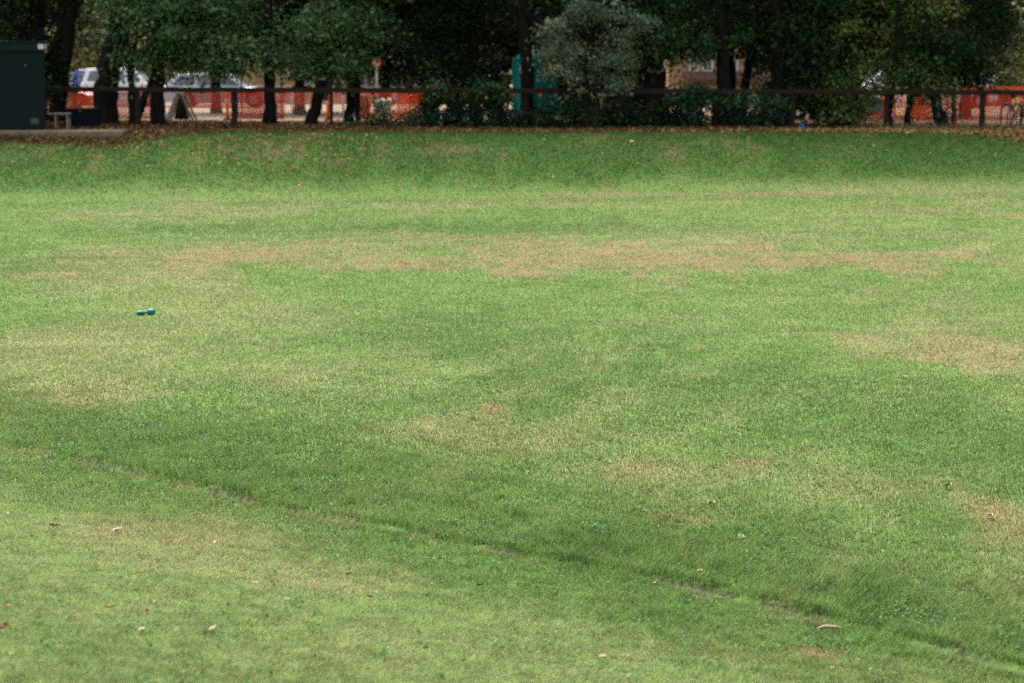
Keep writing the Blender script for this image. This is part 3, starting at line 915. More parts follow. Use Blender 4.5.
# dry tufts on the right
n = 6200
X = R.uniform(10.4, 19, n); Y = R.uniform(64.6, 71.5, n)
k = R.random(n) < sstep((fbm(X * 1.3, Y * 1.3, 3) - .35) / .3)
X, Y = X[k], Y[k]; n = len(X)
h = .08 + .26 * R.random(n) ** 1.6; yw = R.random(n) * 6.28
b0 = np.stack([X, Y, Hg(X, Y) - .01], 1)
pw = np.stack([-np.sin(yw), np.cos(yw), 0 * yw], 1) * .009
tp = b0 + np.stack([np.cos(yw) * h * .5, np.sin(yw) * h * .5, h], 1)
V = np.stack([b0 - pw, b0 + pw, tp], 1).reshape(-1, 3)
o = np_mesh('dry_grass', V, 3, np.arange(n)[:, None] * 3 + np.array([[0, 1, 2]]), M['straw_tuft'], tint=np.repeat(R.random(n), 3))
tag(o, 'dry straw coloured weeds growing along the fence foot', 'dry grass', kind='stuff')


# ------------------------------------------------------------------ fallen leaves on the near lawn: one object each
def dead_leaf(mat, L, Wd, curl):
    nu, nv = 7, 5
    v = []; f = []
    for i in range(nu):
        t = i / (nu - 1)
        w = Wd * math.sin(math.pi * min(max(t * .92 + .06, 0), 1)) ** .8
        for j in range(nv):
            s = j / (nv - 1) * 2 - 1
            v.append(((t - .5) * L, s * w * .5, curl * (s * s) * Wd + .25 * curl * L * (2 * t - 1) ** 2))
    for i in range(nu - 1):
        for j in range(nv - 1):
            a = i * nv + j
            f.append((a, a + 1, a + nv + 1, a + nv))
    me = bpy.data.meshes.new('fallen_leaf'); me.from_pydata(v, [], f)
    for p in me.polygons: p.use_smooth = True
    me.materials.append(M[mat])
    return me


kinds = {'pale': [dead_leaf('leaf_pale', .075, .035, .22), dead_leaf('leaf_pale', .06, .04, .3)],
         'brown': [dead_leaf('leaf_brown', .06, .04, .3), dead_leaf('leaf_brown', .05, .035, .4)],
         'yellow': [dead_leaf('leaf_yellow', .055, .035, .25), dead_leaf('leaf_yellow', .05, .03, .35)]}
leaf_spots = {
    'pale': [(118, 534), (91, 528), (215, 546), (327, 554), (426, 562), (398, 576), (333, 619), (79, 630), (142, 635), (148, 593), (157, 607), (38, 624), (213, 634), (364, 626), (286, 604),
             (255, 588), (602, 662), (545, 646), (905, 379), (710, 507), (742, 541), (948, 489), (990, 519), (853, 420), (992, 354), (877, 384), (590, 562), (445, 540), (700, 575), (330, 508), (218, 497), (460, 640)],
    'brown': [(53, 530), (32, 541), (96, 571), (147, 617), (3, 634), (205, 640), (305, 561), (349, 579), (244, 576), (370, 602), (85, 324), (283, 490), (655, 460), (480, 590), (535, 610), (900, 520), (840, 650)],
    'yellow': [(8, 612), (54, 540), (195, 551), (315, 653), (7, 517), (28, 498), (90, 517), (142, 578), (150, 572), (110, 613), (434, 563), (955, 630), (880, 628), (760, 640)],
}
big = {(710, 507): (1.7, 'large pale leaf on the straw patch in the right half of the lawn'),
       (948, 489): (1.7, 'pale leaf beside the bare straw patch at the right edge'),
       (118, 534): (1.5, 'large pale leaf on the straw patch near the left edge'),
       (990, 519): (1.8, 'long pale leaf lying on the bare straw patch at the right edge'),
       (742, 541): (1.3, 'pale leaf alone in lush grass just above the dark furrow')}
leaf_label = {'pale': 'small pale tan leaf fallen on the lawn', 'brown': 'small rusty brown leaf fallen on the lawn', 'yellow': 'small yellow leaf fallen on the lawn'}
for kd, spots in leaf_spots.items():
    for i, (u, v) in enumerate(spots):
        p = ground_pt(u, v)
        o = bpy.data.objects.new('fallen_leaf', kinds[kd][i % 2]); link(o)
        sc, lab = big.get((u, v), (random.uniform(.55, 1.0), leaf_label[kd]))
        sc *= .95 * max(1, p[1] / 18)
        o.location = (p[0], p[1], p[2] + .028); o.scale = (sc,) * 3
        o.rotation_euler = (random.gauss(0, .16), random.gauss(0, .16), random.uniform(0, 6.28))
        tag(o, lab, 'leaf', 'dead leaves fallen on the lawn')

# wood chips / bark strip in the furrow bottom right
p = ground_pt(830, 632)
mb = MB(); mb.tube([(-.08, 0, .012), (-.03, .012, .02), (.03, .0, .022), (.08, .01, .012)], [.004, .010, .009, .004], 8, rough=.3)
o = mb.build('bark_strip', M['leaf_pale'], None, True, (p[0], p[1], p[2] + .01))
tag(o, 'long pale strip of bark lying by the dark furrow at lower right', 'bark strip')

# teal two-lobed toy on the lawn
p = ground_pt(146, 315)
t = thing('dog_toy', (p[0], p[1], p[2]), 'small teal two lobed toy lying on the lawn', 'toy', rz=.25)


def lobe(sx, r, tall):
    mb = MB(); n = 14; rings = 9
    pts = []; rad = []
    for i in range(rings):
        a = i / (rings - 1)
        pts.append((sx * (.015 + a * .12), 0, r * (.75 + .25 * tall * math.sin(a * 2.4))))
        rad.append(r * (.28 + .72 * math.sin(math.pi * (a * .8 + .12)) ** .8) if i < rings - 1 else r * .35)
    mb.tube(pts, rad, n, rough=.06)
    return mb


lobe(-1, .036, .3).build('lobe', M['toy_teal'], t, True)
lobe(1, .045, .9).build('lobe', M['toy_teal'], t, True)
mb = MB(); mb.tube([(-.03, 0, .035), (0, 0, .04), (.03, 0, .035)], [.018, .014, .018], 10)
mb.build('neck', M['toy_teal'], t, True)

# ------------------------------------------------------------------ shed, pad, bench, box
gS = 63.3
pz = 1.60
a = P(-70, 132, gS); bq = P(45.5, 132, gS)
pad0 = P(-200, 134, 62.4); pad1 = P(122, 134, 62.4)
mb = MB(); mb.box(((pad0[0] + pad1[0]) / 2, 64.6, pz - .19), (pad1[0] - pad0[0], 4.4, .40))
pad = mb.build('concrete_pad', M['concrete'], bevel=.02)
tag(pad, 'low concrete slab with worn edge under the dark shed', 'slab')
kS = PX(gS)
wS = bq[0] - a[0]; hS = 78 * kS
rS = math.radians(13)
# front right corner at bq, front face turned towards the lawn's middle
cS = Vector((bq[0], gS, 0)) - Matrix.Rotation(rS, 3, 'Z') @ Vector((wS / 2, -1.2, 0))
sh = thing('shed', (cS.x, cS.y, pz + .012), 'dark blue green painted shed with flat capped roof on the concrete slab', 'shed', rz=rS)
mb = MB(); mb.box((0, 0, hS / 2), (wS, 2.4, hS))
mb.build('wall', M['shed'], sh, bevel=.01)
mb = MB()
nb = int(wS / .19)
for i in range(nb + 1):
    xx = -wS / 2 + .012 + i * (wS - .024) / nb
    mb.box((xx, -1.2 - .008, hS / 2 - .02), (.02, .016, hS - .06))
for i in range(13):
    mb.box((wS / 2 + .008, -1.18 + i * .196, hS / 2 - .02), (.016, .02, hS - .06))
mb.build('seam', M['shed_roof'], sh)
mb = MB(); mb.box((0, 0, hS + .12), (wS + .10, 2.52, .24)).box((0, 0, hS + .255), (wS + .16, 2.6, .03))
mb.build('roof', M['shed_roof'], sh, bevel=.01)
mb = MB(); mb.box((wS / 2 - .07, -1.275, hS + .12), (.16, .03, .14)).box((wS / 2 + .065, -1.2, hS + .12), (.03, .14, .14))
mb.build('corner_bracket', M['white'], sh, bevel=.005)
mb = MB(); mb.box((wS / 2 - .30, -1.222, .25), (.22, .012, .16))
vt = mb.build('vent', M['vent'], sh)
mb = MB()
for i in range(4): mb.box((wS / 2 - .30, -1.232, .19 + i * .04), (.19, .012, .012))
mb.build('louvre', M['dark_steel'], vt)
mb = MB(); mb.tube([(wS / 2 - .52, -1.21, 1.83), (wS / 2 - .52, -1.235, 1.83)], .03, 10)
mb.build('latch', M['vent'], sh)

# bench beside the shed
bz = pz + .012
bl = P(47, 115, 63.6); br = P(69, 115, 63.6)
bw = br[0] - bl[0]
be = thing('bench', ((bl[0] + br[0]) / 2, 63.8, bz), 'low weathered plank bench on the slab against the shed', 'bench')
mb = MB(); mb.box((0, -.11, .45), (bw, .2, .045)).box((0, .11, .45), (bw, .2, .045))
mb.build('seat', M['grey_top'], be, bevel=.006)
for sx in (-.08, bw / 2 - .06):
    for sy in (-.16, .16):
        mb = MB(); mb.bar((sx, sy, 0), (sx, sy, .427), .05); mb.build('leg', M['grey_top'], be)
mb = MB(); mb.box((0, 0, .385), (bw - .06, .3, .07)); mb.build('apron', M['timber'], be)

# dark storage box
bl = P(64, 129, 64.6); br = P(97, 129, 64.6)
bx = thing('storage_box', ((bl[0] + br[0]) / 2, 65.0, bz), 'black storage box with flat lid behind the bench', 'box')
w = br[0] - bl[0]
mb = MB(); mb.box((0, 0, .26), (w, .7, .52)); mb.build('body', M['box_black'], bx, bevel=.02)
mb = MB(); mb.box((0, 0, .555), (w + .04, .74, .065)); mb.build('lid', M['box_black'], bx, bevel=.015)
mb = MB(); mb.box((0, -.385, .52), (.09, .03, .08)); mb.build('latch', M['dark_steel'], bx)

# ------------------------------------------------------------------ post and rail fence
YF = 66.0


def rail_v(u):
    return 89.0 + 3.6 * (u / 1024.0)


fo = thing('post_and_rail_fence', (0, YF, 1.6), 'long dark timber post and rail fence in front of the trees', 'fence')
posts = [-60, 40, 137, 234, 331, 428, 525, 620, 715, 793, 887, 983, 1078]
k = PX(YF)
for i in range(len(posts) - 1):
    u0, u1 = posts[i], posts[i + 1]
    p0 = P(u0, rail_v(u0), YF - .09); p1 = P(u1, rail_v(u1), YF - .09)
    mb = MB()
    a = Vector(p0) - Vector((0, YF, 1.6)); b = Vector(p1) - Vector((0, YF, 1.6))
    mb.bar(a + Vector((.004, 0, 0)), b - Vector((.004, 0, 0)), .05, .145)
    # bar() uses local axes: make it a plank standing on edge
    mb = MB()
    ax = (b - a).normalized()
    n = 6
    for q in range(n):
        s0 = a + (b - a) * (q / n); s1 = a + (b - a) * ((q + 1) / n)
    up = Vector((0, 0, 1))
    prof = [(-.03, -.07), (.03, -.075), (.034, 0), (.03, .07), (-.03, .075), (-.034, 0)]
    pts0 = []; base = len(mb.v)
    for q in range(n + 1):
        c = a + (b - a) * (q / n)
        c = c + ax * (.003 if q == 0 else (-.003 if q == n else 0))
        c = c + Vector((0, 0, random.gauss(0, .006)))
        for (py, pz_) in prof:
            mb.v.append(tuple(c + Vector((0, py, pz_ * random.uniform(.94, 1.06)))))
    m = len(prof)
    for q in range(n):
        for j in range(m):
            j2 = (j + 1) % m
            mb.f.append((base + q * m + j, base + q * m + j2, base + (q + 1) * m + j2, base + (q + 1) * m + j))
    mb.f.append(tuple(base + j for j in reversed(range(m)))); mb.f.append(tuple(base + n * m + j for j in range(m)))
    mb.build('rail', M['timber'], fo)
pw_ = {331: .10, 793: .13, 983: .16, 234: .17, 887: .12}
for u in posts:
    p = P(u, rail_v(u), YF)
    zb = float(Hg(p[0], YF)) - .15
    w = pw_.get(u, .15)
    mb = MB()
    mb.box((p[0], 0.03, (zb + p[2] + .06) / 2 - 1.6), (w, .14, p[2] + .06 - zb))
    mb.build('post', M['timber'], fo, bevel=.012)
pa = P(862, 129.3, 65.75); pb = P(1080, 130.5, 65.75)
mb = MB(); o0 = Vector((0, YF, 1.6))
ptsl = [Vector(pa) * (1 - q / 10) + Vector(pb) * (q / 10) - o0 + Vector((0, 0, random.gauss(0, .012))) for q in range(11)]
mb.tube(ptsl, [.055 * random.uniform(.85, 1.15) for _ in ptsl], 10, rough=.06)
mb.build('bottom_rail', M['timber'], fo, True)

# ------------------------------------------------------------------ netting


def netting(label, u0, u1, vt, vb, Y, mat, pitch=.055, th=.025, sag=.04, name='safety_netting', group='safety netting behind the fence', bulge=.08, posts_u=(), double=False):
    a = P(u0, vb, Y); b = P(u1, vt, Y)
    w = b[0] - a[0]; h = b[2] - a[2]
    o = thing(name, (a[0], Y, a[2]), label, 'netting', group)
    seed = random.uniform(0, 50)

    def q(x, z):
        n = float(fbm(np.array(x * .8 + seed), np.array(z * .5 + seed), 2)) - .5
        m = float(fbm(np.array(x * .45 + seed + 9), np.array(seed), 2)) - .5
        return Vector((x, bulge * 4 * n, z * (1 + sag * 3 * m)))
    mb = MB()
    nxs = int(w / pitch); nzs = max(2, int(h / (pitch * 1.25)))

    def strip(p0, p1, wv):
        mb.face([p0 - wv, p0 + wv, p1 + wv, p1 - wv])
    for i in range(nxs + 1):
        x = w * i / nxs
        z = [h * j / 4 for j in range(5)]
        for j in range(4):
            strip(q(x, z[j]), q(x, z[j + 1]), Vector((th * .5, 0, 0)))
    for j in range(nzs + 1):
        z = h * j / nzs
        t_ = th * (.5 if 0 < j < nzs else 1.1)
        m = max(2, int(w / .35))
        for i in range(m):
            p0 = q(w * i / m, z); p1 = q(w * (i + 1) / m, z)
            strip(p0 + Vector((0, .003, 0)), p1 + Vector((0, .003, 0)), Vector((0, 0, t_)))
    mo = mb.build('mesh', mat, o)
    so = mo.modifiers.new('thickness', 'SOLIDIFY'); so.thickness = .003
    for i, uu in enumerate(posts_u):
        x = P(uu, 100, Y)[0] - a[0]
        zb = float(Hg(a[0] + x, Y)) - a[2]
        m2 = MB(); m2.tube([(x, .05, zb - .1), (x, .05, h + .05)], .025, 8)
        m2.build('stake', M['dark_steel'], o, True)
    return o


YN = 75.0
netting('red safety netting between the shed bench and the thickest trunk', 56, 98, 96, 112, YN, M['net_orange'], posts_u=(58, 73))
netting('red safety netting glimpsed through the forked trunk', 116, 156, 93, 118, YN, M['net_red'], posts_u=(150,))
netting('red safety netting in front of the silver car wheel', 180, 234, 92, 107, YN, M['net_red'], th=.026, posts_u=(182,))
netting('red safety netting sagging to the ground right of the square fence post', 236, 284, 93, 118.5, YN, M['net_red'], th=.028, posts_u=(237, 282))
netting('pale red netting on the wire fence behind the leaning trunk', 284, 345, 94, 104, YN + 1.2, M['net_orange'], th=.012)
netting('orange netting behind the ivy and the red rimmed sign', 358, 426, 93, 119, YN - .6, M['net_orange'], th=.016, bulge=.14, posts_u=(360, 424))
netting('short orange netting folded behind the ivy wrapped post', 398, 426, 93, 119, YN - 1.0, M['net_orange'], th=.03, bulge=.16)
netting('orange netting scrap behind the weeds left of the green bin', 832, 880, 113, 121, 72, M['net_orange'], bulge=.15)
netting('orange netting by the leaning trunk at right', 893, 930, 90, 118, YN, M['net_orange'], th=.026, bulge=.14, posts_u=(895,))
netting('tall red orange barrier netting at the right edge', 915, 1075, 88, 119, YN + 1, M['net_red'], th=.030, posts_u=(918, 968, 1030))
netting('bright orange netting along the top at the right edge', 960, 1075, 87.5, 92, YN + .5, M['net_orange'], th=.034, posts_u=(961,))

# wire fence behind (diamond mesh) with posts
a = P(160, 119, 76.6); b = P(362, 92, 76.6)
w = b[0] - a[0]; h = b[2] - a[2]
cf = thing('wire_fence', (a[0], 76.6, a[2]), 'grey diamond wire mesh fence behind the leaning trunk', 'fence')
mb = MB(); st = .11
n = int((w + h) / st)
for i in range(n):
    x = i * st - h
    for sgn in (1, -1):
        xa, za, xb, zb = x, 0, x + h, h
        if xa < 0: za = -xa; xa = 0
        if xb > w: zb = h - (xb - w); xb = w
        if xb <= xa: continue
        if sgn < 0: xa, xb = w - xa, w - xb
        d = Vector((xb - xa, 0, zb - za)).normalized(); wv = Vector((-d.z, 0, d.x)) * .004
        A = Vector((xa, .004 * sgn, za)); B = Vector((xb, .004 * sgn, zb))
        mb.face([A - wv, A + wv, B + wv, B - wv])
mb.build('wire_mesh', M['steel'], cf)
mb = MB(); mb.tube([(0, .03, h), (w, .03, h)], .02, 8); mb.build('top_rail', M['steel'], cf, True)
for uu in (160, 227, 292, 343, 362):
    x = P(uu, 100, 76.6)[0] - a[0]
    mb = MB(); mb.tube([(x, .06, -.15), (x, .06, h + .06)], .04 if uu == 343 else .03, 10)
    mb.build('post', M['white_dirty'] if uu == 343 else M['steel'], cf, True)

# pennant string
pn = thing('pennant_string', tuple(P(200, 92, 74.2)), 'string of small orange pennants hanging just under the fence rail', 'bunting')
o0 = P(200, 92, 74.2)
mb = MB(); pts = []
for i in range(60):
    u = 200 + i * 6.2
    pts.append(Vector(P(u, 91.7 + .8 * math.sin(u / 47 * 6.28) ** 2, 74.2) - o0))
mb.tube(pts, .006, 5); mb.build('cord', M['white_dirty'], pn)
for u in (211, 224, 244, 258, 271, 285, 298, 313, 336, 363, 378, 441, 464, 485, 513, 540):
    c = Vector(P(u, 92, 74.2) - o0)
    s = random.uniform(.9, 1.15)
    mb = MB(); tw = random.gauss(0, .03)
    mb.face([c + Vector((-.085 * s, 0, 0)), c + Vector((-.02, tw, -.12 * s)), c + Vector((.012, tw * 1.6, -.27 * s)), c + Vector((.03, tw, -.12 * s)), c + Vector((.085 * s, 0, 0))])
    q = mb.build('pennant', M['orange'], pn); so = q.modifiers.new('t', 'SOLIDIFY'); so.thickness = .004


# marker posts
def marker(u, v0, v1, Y, wpx, mat, label, cap=None):
    p = P(u, v1, Y); q = P(u, v0, Y)
    zb = min(p[2], float(Hg(p[0], Y)))
    o = thing('marker_post', (p[0], Y, zb), label, 'post', 'orange marker posts')
    r = wpx * .5 * PX(Y)
    hh = q[2] - zb
    mb = MB(); mb.tube([(0, 0, 0), (0, 0, hh * .9), (0, 0, hh)], [r, r, r * .7], 12); mb.build('post', mat, o, True)
    mb = MB(); mb.tube([(0, 0, 0), (0, 0, .05), (0, 0, .06)], [r * 2.4, r * 2.2, r], 14); mb.build('base', M['rubber'], o, True)
    if cap:
        mb = MB(); mb.tube([(0, 0, hh), (0, 0, hh + .06)], [r * .8, r * .5], 12); mb.build('cap', M[cap], o, True)
    mb = MB(); mb.tube([(0, 0, hh * .62), (0, 0, hh * .74)], r * 1.05, 12); mb.build('band', M['white_dirty'], o, True)
    return o


marker(227.5, 92, 112, 73.6, 3.6, M['orange'], 'orange marker post with white cap left of the square fence post', 'white')
marker(328, 95, 113, 73.8, 3.4, M['orange'], 'orange marker post without cap between the leaning trunk and thin fence post')
marker(884, 97, 119, 72.5, 3.2, M['red'], 'red post at the edge of the green bin')

# white and orange draped sheets by the red rimmed sign


def sheet(u0, u1, v0, v1, Y, mat, label, name='cloth_sheet', amp=.08):
    p0 = P(u0, v0, Y); p1 = P(u1, v1, Y)
    mb = MB(); nx2, nz2 = 14, 10
    ph = random.uniform(0, 6)
    for j in range(nz2 + 1):
        for i in range(nx2 + 1):
            x = p0[0] + (p1[0] - p0[0]) * i / nx2; z = p1[2] + (p0[2] - p1[2]) * j / nz2
            edge = .03 * math.sin(i * 1.1 + ph)
            mb.v.append((x + .03 * math.sin(j * .9 + ph), Y + amp * math.sin(i * 1.2 + j * .3 + ph) + .4 * amp * math.sin(j * 1.4 + ph), z + edge))
    for j in range(nz2):
        for i in range(nx2):
            q = j * (nx2 + 1) + i; mb.f.append((q, q + 1, q + nx2 + 2, q + nx2 + 1))
    o = mb.build(name, mat, None, True)
    so = o.modifiers.new('t', 'SOLIDIFY'); so.thickness = .008
    return tag(o, label, 'sheet')


sheet(374, 391, 99, 117, 74.0, M['white'], 'white sheet hung on the orange netting behind the ivy')
sheet(360, 371, 95, 115, 73.8, M['terracotta'], 'faded orange cloth hung by the twin trunks')

# A-frame trestle with dark tarp
tb = P(180, 118, 71.5); tb[2] = float(Hg(tb[0], 71.5))
tr = thing('trestle', tuple(tb), 'A frame trestle with a white leg and dark cloth behind the rail', 'trestle', rz=0)
ht = 1.0 * (118 - 90) * PX(71.5)
mb = MB(); mb.bar((-.44, -.05, 0), (-.03, -.05, ht), .035, .12); mb.build('leg', M['white'], tr)['label'] = 'white front leg'
mb = MB(); mb.bar((.44, -.05, 0), (.03, -.05, ht - .04), .035, .075); mb.build('leg', M['timber_light'], tr)['label'] = 'bare timber front leg'
mb = MB(); mb.bar((-.44, .75, 0), (-.03, .75, ht), .035, .09); mb.build('leg', M['timber_light'], tr)
mb = MB(); mb.bar((.44, .75, 0), (.03, .75, ht - .04), .035, .075); mb.build('leg', M['timber_light'], tr)
mb = MB(); mb.box((0, .35, ht - .03), (.06, .98, .09)); mb.build('crossbar', M['timber_light'], tr)
mb = MB(); mb.prism([(-.22, .05), (.24, .05), (.20, .30), (.06, ht - .1), (-.06, ht - .1), (-.16, .35)], .12, .6)
mb.build('tarp', M['cloth_dark'], tr, bevel=.03)


# ------------------------------------------------------------------ cars
def lerp2(a, b, t): return (a[0] + (b[0] - a[0]) * t, a[1] + (b[1] - a[1]) * t)


def car(label, u_mid, Y, L, Ht, paint, facing=1, style='wagon', rz=0.0):
    p = P(u_mid, 100, Y); zg = float(Hg(p[0], Y))
    o = thing('parked_car', (p[0], Y, zg), label, 'car', 'cars parked beyond the netting', rz=rz + (0 if facing > 0 else math.pi))
    hw = .88
    s = L / 4.6; hz = Ht / 1.48
    belt = .92 * hz
    # lower body: side outline with wheel arches
    wb = (-1.36 * s, 1.36 * s); wr = .33

    def arch(cx):
        return [(cx - (wr + .06) * math.cos(a), .20 + .14 + (wr + .06) * math.sin(a) - .02) for a in np.linspace(0, math.pi, 9)]
    out = [(-2.28 * s, .34), (-2.30 * s, .62 * hz), (-2.22 * s, belt - .02), (-1.0 * s, belt), (.95 * s, belt - .02), (1.25 * s, .88 * hz), (1.95 * s, .76 * hz), (2.22 * s, .64 * hz), (2.30 * s, .50), (2.26 * s, .28)]
    bottom = [(wb[1] + wr + .07, .24)] + arch(wb[1])[::-1] + [(wb[1] - wr - .07, .22), (wb[0] + wr + .07, .22)] + arch(wb[0])[::-1] + [(wb[0] - wr - .07, .26)]
    poly = out + bottom
    mb = MB(); mb.prism(poly, -hw, hw)
    mb.build('body', paint, o, bevel=.035)
    # cabin: tapered loft between belt outline and roof outline
    if style == 'wagon':
        bb = [(-2.16 * s, belt - .03), (1.18 * s, belt - .05)]; tt = [(-1.78 * s, Ht - .04), (-1.0 * s, Ht), (.0, Ht + .005), (.34 * s, Ht - .05)]
    else:
        bb = [(-2.18 * s, belt - .03), (1.22 * s, belt - .05)]; tt = [(-1.98 * s, Ht - .05), (-1.2 * s, Ht), (.1 * s, Ht), (.50 * s, Ht - .07)]
    nb_ = len(tt)
    mb = MB()
    bx_ = [lerp2(bb[0], bb[1], i / (nb_ - 1)) for i in range(nb_)]
    for sy in (-1, 1):
        for q in bx_: mb.v.append((q[0], sy * (hw - .03), q[1]))
        for q in tt: mb.v.append((q[0], sy * (hw - .22), q[1]))
    m = 2 * nb_
    for i in range(nb_ - 1):
        mb.f.append((i, i + 1, nb_ + i + 1, nb_ + i))
        mb.f.append((m + i + 1, m + i, m + nb_ + i, m + nb_ + i + 1))
        mb.f.append((nb_ + i, nb_ + i + 1, m + nb_ + i + 1, m + nb_ + i))
        mb.f.append((i + 1, i, m + i, m + i + 1))
    mb.f.append((0, nb_, m + nb_, m)); mb.f.append((nb_ - 1, m + nb_ - 1, m + 2 * nb_ - 1, 2 * nb_ - 1))
    mb.build('cabin', paint, o, bevel=.03)

    # glass: side windows and screens lying a few mm proud of the cabin
    def cab(x, f, sy):
        # x fraction along, f height fraction, point on cabin side
        i = x * (nb_ - 1); j = min(int(i), nb_ - 2); q = i - j
        A = lerp2(bx_[j], bx_[j + 1], q); B = lerp2(tt[j], tt[j + 1], q)
        C = lerp2(A, B, f); y = (hw - .03) * (1 - f) + (hw - .22) * f
        return Vector((C[0], sy * (y + .008), C[1]))
    for sy in (-1, 1):
        for (xa, xb) in ((.06, .34), (.37, .65), (.68, .93)):
            mb = MB()
            pts = [cab(xa, .14, sy), cab(xb, .14, sy), cab(xb - (.02 if xb < .9 else .05), .84, sy), cab(xa + (.03 if xa < .1 else .0), .84, sy)]
            if sy > 0: pts.reverse()
            mb.face(pts); w_ = mb.build('window', M['glass'], o)
            so = w_.modifiers.new('t', 'SOLIDIFY'); so.thickness = .006
    for (xe, nm) in ((0, 'rear_window'), (1, 'windscreen')):
        q = [cab(xe, .12, -1), cab(xe, .12, 1), cab(xe, .88, 1), cab(xe, .88, -1)]
        off = Vector((-.012 if xe == 0 else .012, 0, .008))
        q = [Vector((a.x, a.y * .90, a.z)) + off for a in q]
        if xe == 0: q.reverse()
        mb = MB(); mb.face(q); w_ = mb.build(nm, M['glass'], o)
        so = w_.modifiers.new('t', 'SOLIDIFY'); so.thickness = .006
    if style == 'wagon':
        mb = MB(); mb.box((-1.84 * s, 0, Ht - .005), (.22, 1.2, .03)); mb.build('spoiler', paint, o, bevel=.01)
        mb = MB()
        for sy in (-1, 1): mb.tube([(-1.5 * s, sy * .6, Ht - .01), (-1.4 * s, sy * .6, Ht + .04), (-.2 * s, sy * .6, Ht + .045), (-.1 * s, sy * .6, Ht)], .014, 6)
        mb.build('roof_rail', M['dark_steel'], o, True)
    for sy in (-1, 1):
        for cx in wb:
            mb = MB(); mb.tube([(cx, sy * (hw - .20), wr), (cx, sy * (hw - .17), wr), (cx, sy * (hw - .01), wr), (cx, sy * (hw + .01), wr)], [wr - .03, wr, wr, wr - .03], 22)
            wh = mb.build('wheel', M['rubber'], o, True)
            mb = MB(); mb.tube([(cx, sy * (hw + .008), wr), (cx, sy * (hw + .016), wr)], [.20, .19], 18)
            for a in range(5):
                an = a * 2 * math.pi / 5
                mb.bar((cx, sy * (hw + .02), wr), (cx + .18 * math.cos(an), sy * (hw + .02), wr + .18 * math.sin(an)), .045, .012)
            mb.build('rim', M['rim'], wh)
        mb = MB(); mb.box((-2.25 * s, sy * .70, .80 * hz), (.10, .26, .16)); mb.build('tail_light', M['lamp_red'], o, bevel=.02)
        mb = MB(); mb.box((2.17 * s, sy * .66, .63 * hz), (.16, .32, .11)); mb.build('headlight', M['lamp_white'], o, bevel=.02)
        mb = MB(); mb.box((.93 * s, sy * (hw + .09), belt + .03), (.12, .16, .11)); mb.build('mirror', paint, o, bevel=.02)
    return o


car('silver estate car facing right beyond the red netting', 222, 96, 4.9, 1.46, M['car_silver'], 1, 'wagon')
car('white high roofed car behind the forked trunk', 128, 98, 3.9, 1.68, M['car_white'], 1, 'van')
M['car_red'] = plain('red_car_paint', (.40, .022, .02), .3, .05, 2, spec=.5)
car('red car low behind the shed and leaning trunk, only its bonnet showing', 38, 88, 4.5, 1.42, M['car_red'], 1, 'wagon')
car('blue car just left of the thickest trunk', 112, 101.5, 4.0, 1.62, M['car_blue'], 1, 'van', rz=.35)
car('dark grey car half hidden by ivy left of the teal toilet', 462, 92, 4.4, 1.42, M['car_dark'], -1, 'wagon')
car('white van behind the thin stems near the green bin', 888, 104, 4.2, 1.75, M['car_white'], -1, 'van')
car('white car behind the leaning trunk at the right', 950, 100, 4.0, 1.60, M['car_white'], -1, 'van')


# ------------------------------------------------------------------ portable toilet
YT = 83.0
k = PX(YT)
tp = P(535, 112, YT); zt = float(Hg(tp[0], YT))
to = thing('portable_toilet', (tp[0], YT, zt), 'teal portable toilet cabin standing behind a dark trunk', 'portable toilet', rz=math.radians(38))
mb = MB(); mb.box((0, 0, .06), (1.2, 1.2, .12)); mb.build('base', M['teal_dark'], to, bevel=.02)
mb = MB(); mb.box((0, 0, 1.08), (1.12, 1.12, 1.92))
for sx in (-1, 1):
    for sy in (-1, 1): mb.box((sx * .55, sy * .55, 1.08), (.12, .12, 1.94))
for i in range(5):
    mb.box((.565, -.36 + i * .18, 1.1), (.03, .07, 1.6)); mb.box((-.565, -.36 + i * .18, 1.1), (.03, .07, 1.6))
mb.build('wall', M['teal'], to, bevel=.012)
mb = MB(); mb.box((0, 0, 2.08), (1.24, 1.24, .09)); mb.prism([(-.56, 2.12), (.56, 2.12), (.40, 2.26), (-.40, 2.26)], -.56, .56)
mb.build('roof', M['teal'], to, bevel=.02)
mb = MB(); mb.box((0, -.575, 1.08), (.72, .04, 1.75)); dr = mb.build('door', M['teal'], to, bevel=.01)
mb = MB(); mb.box((.26, -.61, 1.05), (.06, .04, .16)); mb.build('handle', M['white_dirty'], dr)
mb = MB(); mb.tube([(-.584, .0, 1.72), (-.594, .0, 1.72)], .19, 20); mb.build('emblem', M['white'], to)
mb = MB(); mb.tube([(-.42, -.42, 2.1), (-.42, -.42, 2.42)], .05, 10); mb.build('vent_pipe', M['white_dirty'], to, True)


# ------------------------------------------------------------------ small signs and poles
def pole(label, u, v0, v1, Y, wpx, mat, cat='pole', name='pole'):
    a = P(u, v0, Y); zb = float(Hg(a[0], Y))
    o = thing(name, (a[0], Y, zb), label, cat)
    mb = MB(); mb.tube([(0, 0, -.05), (0, 0, a[2] - zb)], wpx * .5 * PX(Y), 10); mb.build('post', mat, o, True)
    return o, a[2] - zb


